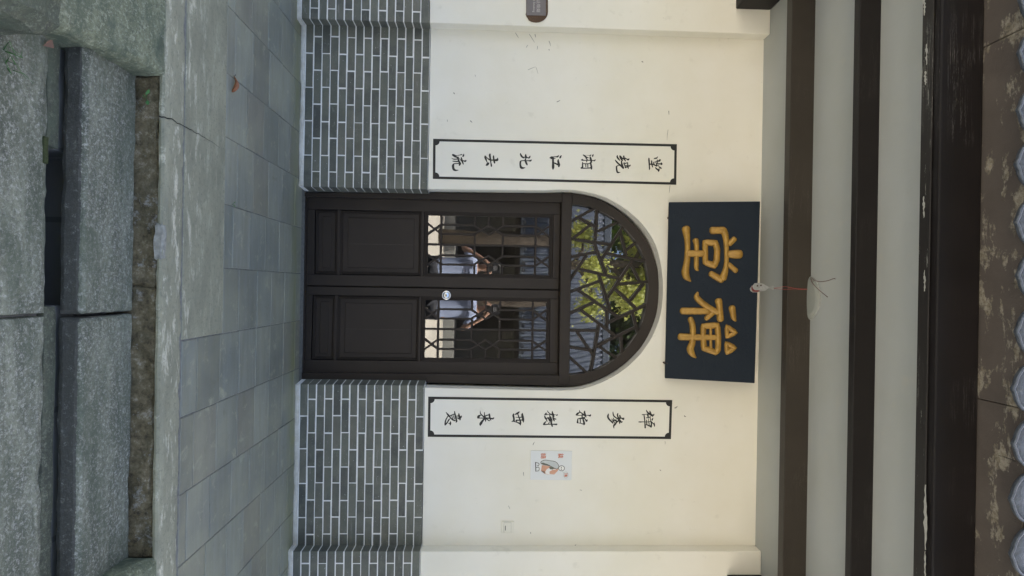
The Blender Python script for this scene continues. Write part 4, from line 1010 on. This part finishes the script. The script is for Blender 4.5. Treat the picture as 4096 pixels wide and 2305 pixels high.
chars_on('character', [[(1030,466,6),(1014,474,6)],[(1022,472,6),(992,470,6)],[(1026,482,6),(1020,504,6),(1008,486,6),(1000,506,6)],[(1028,490,6),(992,488,6)],[(1026,500,6),(992,502,6)]], lambda x, y: mp(x, y, YT), mo, REDP)
# scuffs and nail holes on the plaster
SC = mat_simple('grey scuff', (0.33, 0.31, 0.26), 0.8, 0, 60, 0.3, 0)
rs = random.Random(5); st = []
for (x, y, dx, dy, w_) in ((2062, 132, 12, 20, 2.2), (2118, 138, 20, 32, 2), (2140, 138, 2, 12, 2.6), (2106, 190, 6, -10, 2), (2150, 185, -2, 14, 2), (2196, 165, 6, 20, 2.4), (2196, 198, 1, 5, 3),
      (1815, 372, 4, 5, 4), (1882, 484, 6, 6, 4), (2228, 408, 12, -6, 3.2), (2568, 247, 4, 3, 4.5), (2112, 280, 30, -12, 1.6), (2144, 270, 8, 26, 1.4), (2132, 1780, 6, -12, 2.4), (2094, 1890, 1, 14, 2.6),
      (2034, 2024, 5, 12, 1.8), (2300, 2182, 4, -3, 3), (2122, 2130, 1, 5, 3), (2738, 1664, 5, 3, 4.5), (2700, 1632, 9, -6, 5), (2660, 1766, 0, 12, 1.6), (2675, 445, 1, 14, 3), (2672, 520, -4, 40, 1.6), (2680, 742, -3, 30, 1.8),
      (1790, 480, 0, 8, 2), (1900, 300, 3, 8, 1.6), (2320, 1960, 8, 2, 2), (2640, 1880, 4, 4, 3)):
    st.append([(x, y, w_), (x + dx * .5 + rs.uniform(-1, 1), y + dy * .5 + rs.uniform(-1, 1), w_), (x + dx, y + dy, w_ * .5)])
ps = []
for q in st: ps.append([(x * 10, y * 10, w_ * 10) for x, y, w_ in q])
o = ink_strokes('scuff_marks', ps, lambda x, y: bp(x / 10, y / 10, 0.0), Vector((0, -1, 0)), SC, hall, 0.0004); o['kind'] = 'stuff'
# light switch
q0 = mp(180, 1085, -0.012); q1 = mp(342, 1237, -0.012)
sw = thing('light_switch', ((q0.x + q1.x) / 2, 0, q0.z), 'yellowed square plastic light switch low on the right wall', 'switch')
bbox('cover_plate', q0.x, q1.x, -0.0105, -0.0002, q0.z, q1.z, PLASTIC, sw, 0.003, 2)
r0 = mp(213, 1102, -0.012); r1 = mp(302, 1224, -0.012)
boxes('shadow_gap', [(r0.x - .0012, r1.x + .0012, -0.0107, -0.0100, r0.z - .0012, r1.z + .0012)], mat_simple('grimy gap', (0.20, 0.19, 0.15), 0.8), sw)
rk = bbox('rocker', r0.x, r1.x, -0.0155, -0.0103, r0.z, r1.z, PLASTIC, sw, 0.0016)
i0_ = mp(226, 1140, -0.0158); i1_ = mp(236, 1200, -0.0158)
bbox('indicator', i0_.x, i1_.x, -0.0162, -0.0150, i0_.z, i1_.z, mat_simple('grey indicator', (0.16, 0.16, 0.14), 0.5), rk, 0.0004)
# wooden no-smoking sign let into the left pilaster
s10 = 0.07585
def sg(x, y, Y): return bp(2060 + x * s10, y * s10, Y)
sn = thing('no_smoking_sign', sg(500, 300, YP), 'oval wooden sign with grey engraved plate on the left pilaster, cut by the frame', 'sign')
cx_, r_ = 1110, 630
ov = [(480, -1400), (480, 640)] + [(cx_ - r_ * math.cos(i * math.pi / 14), 640 + 550 * math.sin(i * math.pi / 14)) for i in range(1, 14)] + [(1740, 640), (1740, -1400)] + \
     [(cx_ + r_ * math.cos(i * math.pi / 14), -1400 - 550 * math.sin(i * math.pi / 14)) for i in range(1, 14)]
WOODS = mat_paint_wood('brown sign wood', (0.105, 0.062, 0.036), 0.6, 0.5, (0.30, 0.20, 0.12), (14, 14, 2), 0.72)
prism('rim', [sg(x + (x - cx_) * 0.035, y + (25 if y > 640 else 0), YP - 0.0035) for x, y in ov], Vector((0, 0.003, 0)), WHITE, sn)
prism('oval_board', [sg(x if x > 700 else x + 105 * (1 if y <= 700 else .6), y, YP - 0.009) for x, y in ov], Vector((0, 0.0054, 0)), WOODS, sn, 0.0012)
prism('plate', [sg(x, y, YP - 0.0135) for x, y in ((600, -1560), (600, 805), (1630, 830), (1630, -1560))], Vector((0, 0.0044, 0)), mat_simple('engraved grey plate', (0.165, 0.145, 0.140), 0.5, 0, 60, 0.12, 0.2), sn, 0.0006)
def text(body, size, P, mat, parent, Y, name='lettering', align='RIGHT'):
    cu = bpy.data.curves.new('txt', 'FONT'); cu.body = body; cu.size = size; cu.align_x = align
    o = bpy.data.objects.new('txt', cu); COL.objects.link(o)
    bpy.context.view_layer.update()
    me = bpy.data.meshes.new_from_object(o.evaluated_get(bpy.context.evaluated_depsgraph_get()))
    bpy.data.objects.remove(o); me.name = name
    ang = 0.0
    for v in me.vertices: v.co = Vector((P.x + v.co.x, Y, P.z + v.co.y))
    me.materials.clear(); me.materials.append(mat)
    return link(bpy.data.objects.new(name, me), parent)
LET = mat_simple('pale lettering', (0.52, 0.48, 0.44), 0.6, 0, 30, 0.15, 0)
text('禁止吸烟', 0.0305, sg(1150, 655, YP - 0.0138), LET, sn, YP - 0.01385)
text('No Smoking', 0.0222, sg(950, 650, YP - 0.0138), LET, sn, YP - 0.01385)

# ================================================================== SMALL THINGS UNDER THE CEILING
# pulley on a red cord looped over the first beam
YQ = -0.740
s11 = 0.16555
def pq(x, y, Y=YQ): return bp(2980 + x * s11, 1080 + y * s11, Y)
pu = thing('pulley', pq(640, 440), 'small zinc pulley with red wheel hanging on red cord from the first beam', 'pulley')
prof = [(180, 400), (230, 325), (330, 312), (430, 330), (520, 385), (590, 425), (610, 440), (560, 455), (470, 470), (360, 490), (250, 490), (195, 455)]
prism('cheek_plate', [pq(x, y) for x, y in prof], Vector((0.0, 0.003, 0)), METAL, pu, 0.0008)
prism('cheek_plate', [pq(x - 10, y + 55) + Vector((0.0, 0.030, 0)) for x, y in prof], Vector((0, 0.003, 0)), METAL, pu, 0.0008)
wc = pq(290, 420); lathe('wheel', [(0.024, 0.0), (0.024, 0.005), (0.018, 0.012), (0.024, 0.019), (0.024, 0.024), (0.0, 0.0241)], mat_simple('red wheel', (0.20, 0.025, 0.02), 0.5), pu, (wc.x + 0.006, YQ + 0.004, wc.z), 'y', 24)
for (x, y) in ((300, 385), (385, 375)): 
    b_ = pq(x, y); lathe('rivet', [(0.0055, 0.0), (0.005, -0.002), (0.0, -0.003)], RUST, pu, (b_.x, YQ, b_.z), 'y', 10)
rc = pq(672, 438); tube('ring', [(rc.x + 0.0115 * math.cos(t), YQ + 0.004, rc.z + 0.0115 * math.sin(t)) for t in [i * math.pi / 10 for i in range(21)]], 0.0016, METAL, pu, 6)
CORD = mat_simple('red plastic cord', (0.36, 0.07, 0.06), 0.5, 0, 50, 0.2, 0)
YK = -0.720
cords = thing('cord', pq(1570, 470, YK), 'thin red cord tied round the first beam with two loose ends above', 'cord')
tube('loop', [pq(700, 440), pq(820, 425, YK - .004), pq(970, 402, YK - .003), pq(1120, 432, YK - .003), pq(1250, 455, YK - .003), pq(1400, 463, YK - .003), pq(1575, 462, YK - .003)], 0.0013, CORD, cords, 6)
tube('loop', [pq(700, 450), pq(820, 463, YK - .004), pq(1000, 468, YK - .003), pq(1200, 460, YK - .003), pq(1400, 472, YK - .003), pq(1572, 476, YK - .003)], 0.0013, CORD, cords, 6)
DK = mat_simple('dark red wire', (0.10, 0.03, 0.025), 0.5, 0, 50, 0.2, 0)
tube('loose_end', catmull([pq(1570, 470, YK - .003), pq(1582, 420, YK - .004), pq(1585, 360, YK - .004), pq(1610, 340, YK - .004), pq(1600, 372, YK - .004)], 3), 0.0022, DK, cords, 6)
tube('loose_end', catmull([pq(1578, 215, YK - .003), pq(1610, 250, YK - .05), pq(1620, 300, YK - .08), pq(1700, 400, YK - .14), pq(1850, 540, YK - .24), pq(1995, 655, YK - .33)], 3), 0.0022, DK, cords, 6)
tube('loose_end', catmull([pq(1578, 182, YK - .003), pq(1620, 205, YK - .05), pq(1680, 255, YK - .12), pq(1820, 285, YK - .22), pq(2000, 260, YK - .33), pq(2140, 210, YK - .42), pq(2180, 220, YK - .44)], 3), 0.0022, DK, cords, 6)
# ceiling lamp, partly behind the first beam
lcx = bpz(3235, 1200, ZC - 0.06).x
la = bpz(3280, 1194, ZC - 0.005)
R_l = 0.140
lp = thing('ceiling_lamp', (la.x, la.y + R_l, ZC), 'round clear glass ceiling lamp half hidden behind the first beam', 'lamp')
lm = NB('pale lamp glass'); lm.base((0.40, 0.415, 0.37)); lm.rough(0.25); lm.b.inputs['Transmission Weight'].default_value = 0.25
lathe('glass_dish', [(R_l, -0.002), (R_l, -0.009), (R_l * .975, -0.012), (R_l * .94, -0.0125), (R_l * .92, -0.016), (R_l * .78, -0.021), (R_l * .4, -0.025), (0.0, -0.026)], lm.m, lp, (la.x, la.y + R_l, ZC), 'z', 40)
lathe('base_ring', [(R_l * 1.02, -0.0003), (R_l * 1.02, -0.005), (R_l * .99, -0.0052)], METAL, lp, (la.x, la.y + R_l, ZC), 'z', 40)

# ================================================================== LEAVES AND WEEDS
def curled_leaf(name, P, Q, width, mat, label, curl=1.0, z0=0.004):
    a, b = bpz(*P, 0.0), bpz(*Q, 0.0); t = (b - a); L = t.length; t.normalize(); n = Vector((-t.y, t.x, 0)); V, Fc = [], []
    th_t = thing(name, (a.x, a.y, 0.0), label, 'leaf')
    m_ = 16
    for i in range(m_ + 1):
        u = i / m_; w_ = width * (math.sin(math.pi * (u * .94 + .04)) ** .55)
        side = Vector((0, 0, 0)) + n * (0.006 * math.sin(u * 5.5))
        for j in range(7):
            s_ = -1 + 2 * j / 6; ang = s_ * curl * (0.9 + .5 * u)
            V.append(a + t * (L * u) + side + n * (w_ * .5 * math.sin(ang)) + Vector((0, 0, z0 + w_ * (1 - math.cos(ang)) * .7 + .010 * math.sin(u * 3.0))))
    for i in range(m_):
        for j in range(6): Fc.append((i * 7 + j, i * 7 + j + 1, (i + 1) * 7 + j + 1, (i + 1) * 7 + j))
    mk('blade', V, Fc, mat, th_t, True)
    return th_t, a, b, t
LEAFM = mat_simple('rust brown dead leaf', (0.34, 0.12, 0.035), 0.45, 0, 30, 0.5, 0.2)
lt_, a_, b_, t_ = curled_leaf('dead_leaf', (932, 304), (924, 370), 0.040, LEAFM, 'curled rust brown dead leaf lying on the blue grey tiles')
tube('stalk', [a_ + Vector((0, 0, .01)), a_ - t_ * 0.012 + Vector((.004, 0, .014)), a_ - t_ * 0.022 + Vector((.014, 0, .010))], 0.0014, RUST, lt_, 6)
d0 = bpz(175, 158, ZG); 
dl_ = thing('dry_leaf', (d0.x, d0.y, ZG), 'small dry brown leaf caught under the left side stone', 'leaf')
mk('blade', [d0 + Vector((0, 0, .03)), d0 + Vector((.03, .004, .035)), d0 + Vector((.035, -.03, .02)), d0 + Vector((.012, -.022, .032))], [(0, 1, 2, 3)], mat_simple('dry leaf', (0.22, 0.13, 0.09), 0.7), dl_)
GREEN = mat_simple('weed green', (0.06, 0.19, 0.04), 0.5, 0, 40, 0.3, 0)
def sprout(P, n, sz, label, nrm=Vector((0, 0, 1))):
    t = thing('weed_sprout', P, label, 'weed')
    for i in range(n):
        th = i * 2.2 + 0.4; d = Vector((math.cos(th), math.sin(th), 0)); d = (d + nrm * .7).normalized()
        s_ = d.cross(nrm).normalized(); L = sz * random.uniform(.7, 1.1)
        tube('stem', [P, P + d * L * .6], 0.0008, GREEN, t, 5)
        c = P + d * L * .6
        mk('leaflet', [c, c + d * L * .35 + s_ * L * .28, c + d * L * .85, c + d * L * .35 - s_ * L * .28], [(0, 1, 2, 3)], GREEN, t)
    return t
sprout(Vector((bp(568, 390, YE).x, YE + 0.002, -0.085)), 5, 0.026, 'tiny bright green weed growing on the mossy riser', Vector((0, -.8, .5)).normalized())
sprout(bpz(930, 817, 0.002), 4, 0.014, 'tiny green weed in a floor joint before the door')
gt = thing('grass_tuft', bpz(20, 210, ZG), 'thin grass tuft at the far left edge of the lower paving', 'grass')
for i in range(7):
    p = bpz(10 + random.uniform(0, 45), 200 + random.uniform(-8, 120), ZG + 0.004)
    tube('blade', [p, p + Vector((random.uniform(-.03, .03), random.uniform(-.03, .03), .03)), p + Vector((random.uniform(-.06, .06), random.uniform(-.06, .06), .035))], [0.0018, 0.0014, 0.0004], GREEN, gt, 4)
ms = bpz(152, 595, ZG)
mo2 = rough_block('moss_patch', lin(ms.x - .05, ms.x + .05, YS - .098, YS - .074, ZG - .01, ZG + .009), (.1, .025, .02), mat_simple('moss', (0.055, 0.070, 0.022), 0.95, 0, 120, 0.5, 0.8), None, 0.009, 0.004, 0.004, 5)
tag(mo2, 'dull green moss patch on the edge of the drain slot', 'moss', None, 'stuff')

# ================================================================== ACROSS THE COURTYARD (seen mirrored in the panes)
opp = thing('opposite_hall', (0, -19, ZG), 'dark timber hall with sloping tiled roof mirrored in the door panes', 'building')
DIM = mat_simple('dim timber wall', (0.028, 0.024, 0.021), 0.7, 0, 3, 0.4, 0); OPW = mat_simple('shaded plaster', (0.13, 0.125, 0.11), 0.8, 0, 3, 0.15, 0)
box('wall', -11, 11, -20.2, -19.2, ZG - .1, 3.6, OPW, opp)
box('platform', -11.4, 11.4, -19.2, -16.6, ZG - .1, 0.12, mat_simple('grey stone', (0.22, 0.22, 0.2), 0.8), opp)
for x in (-9, -6.2, -3.4, -0.9, 1.9, 4.7, 7.5, 10):
    lathe('column', [(0.15, 0.0), (0.15, 3.0)], DIM, opp, (x, -17.0, 0.12), 'z', 16)
for x in (-7.6, -4.8, 3.2, 6.1):
    bbox('window', x - .75, x + .75, -19.25, -19.15, 0.9, 2.5, DIM, opp, 0.01)
bbox('dado', -11, 11, -19.28, -19.205, 0.12, 1.0, mat_simple('dark brick dado', (0.08, 0.085, 0.085), 0.7, 0, 8, 0.3, 0), opp, 0.0)
bbox('door', -1.1, 0.2, -19.25, -19.15, 0.12, 2.6, DIM, opp, 0.01)
bbox('sign_board', 1.0, 1.9, -19.25, -19.15, 1.5, 1.95, OPW, opp, 0.01)
bbox('beam', -11.2, 11.2, -17.15, -16.9, 2.35, 2.75, DIM, opp, 0.02)
prism('roof', [Vector((-12, -16.2, 2.60)), Vector((-12, -22, 6.6)), Vector((-12, -27.8, 2.6)), Vector((-12, -27.8, 2.5)), Vector((-12, -22, 6.48)), Vector((-12, -16.2, 2.50))], Vector((24, 0, 0)), TILEROOF, opp)
V, Fc = [], []
for k in range(100):
    cx = -11.9 + 0.24 * k; n = 5
    for (yy_, zz_) in ((-16.15, 2.61), (-22, 6.62)):
        for i in range(n + 1):
            th = math.pi * i / n; V.append((cx + 0.085 * math.cos(th), yy_, zz_ + 0.085 * math.sin(th)))
    b = len(V) - 2 * (n + 1)
    for i in range(n): Fc.append((b + i, b + i + 1, b + n + 2 + i, b + n + 1 + i))
    Fc.append(tuple(b + i for i in range(n + 1)))
o = mk('tile_rows', V, Fc, mat_simple('pale blue grey tile', (0.085, 0.10, 0.135), 0.35, 0, 6, 0.6, 0.2), opp, True); o['kind'] = 'stuff'
bbox('ridge', -12.1, 12.1, -22.15, -21.85, 6.58, 6.95, TILEROOF, opp, 0.05)

def tree(name, x, y, h, cr, cz, nleaf, leafm, label, seed, squash=0.8, droop=0.0, ls=1.0):
    rng = random.Random(seed); t = thing(name, (x, y, ZG), label, 'tree', 'trees across the courtyard')
    BARK = bpy.data.materials.get('bark') or mat_simple('bark', (0.10, 0.08, 0.06), 0.9, 0, 12, 0.5, 0.6)
    V, Fc = tube_data([(x, y, ZG - .1), (x + .1, y, h * .3), (x - .1, y + .1, h * .55), (x, y, h * .8)], [0.26, 0.2, 0.14, 0.06], 10)
    limbs = []
    for i in range(9):
        z = h * rng.uniform(.35, .7); th = rng.uniform(0, 6.28); L = cr * rng.uniform(.6, .95)
        e = Vector((x + L * math.cos(th), y + L * math.sin(th), z + L * rng.uniform(.1, .6)))
        v2, f2 = tube_data([(x, y, z), ((x + e.x) / 2, (y + e.y) / 2, (z + e.z) / 2 + .15), e], [0.09, 0.06, 0.02], 6)
        k = len(V); V += v2; Fc += [tuple(i_ + k for i_ in f) for f in f2]; limbs.append(e)
    mk('trunk', V, Fc, BARK, t, True)
    V, Fc = [], []
    clumps = [Vector((x + cr * rng.gauss(0, .5), y + cr * rng.gauss(0, .5), cz + cr * squash * rng.gauss(0, .5))) for _ in range(34)] + limbs
    for i in range(nleaf):
        c = clumps[rng.randrange(len(clumps))]; r = cr * .26
        p = c + Vector((rng.gauss(0, r * .6), rng.gauss(0, r * .6), rng.gauss(0, r * .5)))
        d = Vector((rng.uniform(-1, 1), rng.uniform(-1, 1), rng.uniform(-1, .4) - droop)).normalized(); s_ = d.cross(Vector((rng.uniform(-1, 1), rng.uniform(-1, 1), 1))).normalized()
        L = rng.uniform(.10, .2) * ls; k = len(V)
        V += [p, p + d * L * .5 + s_ * L * .3, p + d * L, p + d * L * .5 - s_ * L * .3]; Fc.append((k, k + 1, k + 2, k + 3))
    mk('crown', V, Fc, leafm, t)
    return t
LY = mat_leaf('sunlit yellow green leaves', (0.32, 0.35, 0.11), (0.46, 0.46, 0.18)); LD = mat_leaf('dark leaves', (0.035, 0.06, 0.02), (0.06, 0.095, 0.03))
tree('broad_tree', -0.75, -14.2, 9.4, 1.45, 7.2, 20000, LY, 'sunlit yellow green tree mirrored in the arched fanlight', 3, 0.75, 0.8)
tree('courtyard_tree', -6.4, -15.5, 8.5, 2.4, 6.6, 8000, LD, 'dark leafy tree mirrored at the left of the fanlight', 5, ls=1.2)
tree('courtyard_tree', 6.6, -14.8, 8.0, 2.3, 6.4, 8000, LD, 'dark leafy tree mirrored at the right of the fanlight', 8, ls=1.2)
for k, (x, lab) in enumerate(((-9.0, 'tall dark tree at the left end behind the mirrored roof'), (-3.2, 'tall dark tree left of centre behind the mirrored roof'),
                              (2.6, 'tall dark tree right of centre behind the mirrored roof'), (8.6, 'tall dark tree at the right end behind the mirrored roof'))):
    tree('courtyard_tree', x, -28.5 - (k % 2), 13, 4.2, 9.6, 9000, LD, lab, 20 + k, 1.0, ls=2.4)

# the photographer, mirrored in the panes
px_, py_ = -0.02, -4.80
SKIN = mat_simple('skin', (0.42, 0.25, 0.17), 0.55, 0, 8, 0.1, 0); SHIRT = mat_simple('pale blue shirt', (0.36, 0.42, 0.58), 0.8, 0, 6, 0.15, 0.2)
TROU = mat_simple('dark trousers', (0.03, 0.032, 0.04), 0.8, 0, 8, 0.2, 0.2); HAIR = mat_simple('black hair', (0.012, 0.011, 0.010), 0.5, 0, 40, 0.3, 0.3)
pe = thing('person', (px_, py_, ZG - 0.03), 'person in pale blue shirt holding up a camera, mirrored in the door panes', 'person')
def skin(name, verts, edges, radii, mat, parent, root=0, sub=2):
    me = bpy.data.meshes.new(name); me.from_pydata([Vector(v) for v in verts], edges, []); me.materials.append(mat)
    o = link(bpy.data.objects.new(name, me), parent)
    md = o.modifiers.new('skin', 'SKIN'); md.use_smooth_shade = True
    for i, d in enumerate(me.skin_vertices[0].data):
        r = radii[i]; d.radius = r if isinstance(r, tuple) else (r, r); d.use_root = (i == root)
    sb = o.modifiers.new('sub', 'SUBSURF'); sb.levels = sub; sb.render_levels = sub
    return o
g0 = ZG - 0.03
def P3(x, y, z): return (px_ + x, py_ + y, z - 0.03 if z > 0.5 else z)
vb = [P3(0, 0, .68), P3(0, 0, .85), P3(0, .01, 1.02), P3(0, .0, 1.17), P3(0, .01, 1.26), P3(0, .03, 1.34), P3(0, .04, 1.42), P3(0, .02, 1.50)]
rb_ = [(.15, .11), (.14, .105), (.16, .11), (.13, .09), .052, (.062, .07), (.075, .092), (.06, .075)]
eb = [(i, i + 1) for i in range(7)]
for s in (-1, 1):
    k = len(vb)
    vb += [P3(s * .18, 0, 1.17), P3(s * .34, .10, 1.0), P3(s * .16, .245, 1.33), P3(s * .095, .28, 1.405)]
    rb_ += [.058, .042, .03, (.028, .04)]; eb += [(3, k), (k, k + 1), (k + 1, k + 2), (k + 2, k + 3)]
    f0 = len(vb) - 1
    for j in range(4):      # fingers curled over the camera front
        a = len(vb); z = 1.405 + .016 * j - .012 + .03
        vb += [P3(s * .075, .315, z), P3(s * (.05 - .004 * j), .318, z)]; rb_ += [.0095, .008]; eb += [(f0, a), (a, a + 1)]
    a = len(vb); vb += [P3(s * .075, .27, 1.385), P3(s * .05, .262, 1.395)]; rb_ += [.011, .009]; eb += [(f0, a), (a, a + 1)]
    k = len(vb)
    vb += [P3(s * .095, 0, .60), P3(s * .105, .02, .22), P3(s * .11, 0, g0 + .09), P3(s * .125, .14, g0 + .035)]
    rb_ += [.09, .058, .042, (.045, .032)]; eb += [(0, k), (k, k + 1), (k + 1, k + 2), (k + 2, k + 3)]
skin('body', vb, eb, rb_, SKIN, pe)
vs_ = [P3(0, 0, .46), P3(0, 0, .66), P3(0, 0, .85), P3(0, .01, 1.03), P3(0, 0, 1.17), P3(0, .005, 1.235)]
rs_ = [(.195, .135), (.185, .135), (.17, .13), (.185, .135), (.15, .11), (.07, .07)]; es_ = [(i, i + 1) for i in range(5)]
for s in (-1, 1):
    k = len(vs_); vs_ += [P3(s * .19, 0, 1.165), P3(s * .30, .06, 1.05)]; rs_ += [.082, .075]; es_ += [(4, k), (k, k + 1)]
skin('shirt', vs_, es_, rs_, SHIRT, pe, 2)
vt_, et_, rt__ = [P3(0, 0, .62)], [], [(.165, .12)]
for s in (-1, 1):
    k = len(vt_); vt_ += [P3(s * .095, 0, .55), P3(s * .105, .02, .20), P3(s * .11, 0, g0 + .08)]; rt__ += [.105, .08, .07]; et_ += [(0, k), (k, k + 1), (k + 1, k + 2)]
skin('trousers', vt_, et_, rt__, TROU, pe)
skin('hair', [P3(0, .0, 1.42), P3(0, -.005, 1.5), P3(0, .03, 1.545)], [(0, 1), (1, 2)], [(.078, .085), (.082, .095), (.055, .07)], HAIR, pe, 1)
for s in (-1, 1):
    skin('shoe', [P3(s * .11, -.03, g0 + .04), P3(s * .118, .06, g0 + .045), P3(s * .128, .17, g0 + .035)], [(0, 1), (1, 2)], [(.05, .045), (.052, .04), (.045, .03)], TROU, pe)
for x in (-.03, .03): lathe('eye', [(0.008, 0.0), (0.006, 0.004), (0.0, 0.005)], BLACK, pe, P3(x, .118, 1.45), 'y', 8)
lathe('nose', [(0.014, 0.0), (0.010, 0.018), (0.0, 0.022)], SKIN, pe, P3(0, .115, 1.415), 'y', 8)
bbox('mouth', px_ - .022, px_ + .022, py_ + .108, py_ + .122, 1.342, 1.350, mat_simple('lips', (0.30, 0.12, 0.10), 0.5), pe, 0.002)
cm = thing('camera_body', (px_ + .02, py_ + .30, 1.41), 'black camera held up by the person mirrored in the panes', 'camera')
bbox('housing', -.066, .066, -4.545, -4.495, 1.37, 1.465, BLACK, cm, 0.006, 2)
lathe('lens', [(0.034, 0.0), (0.034, 0.04), (0.028, 0.042), (0.0, 0.036)], BLACK, cm, (0, -4.495, 1.42), 'y', 24)
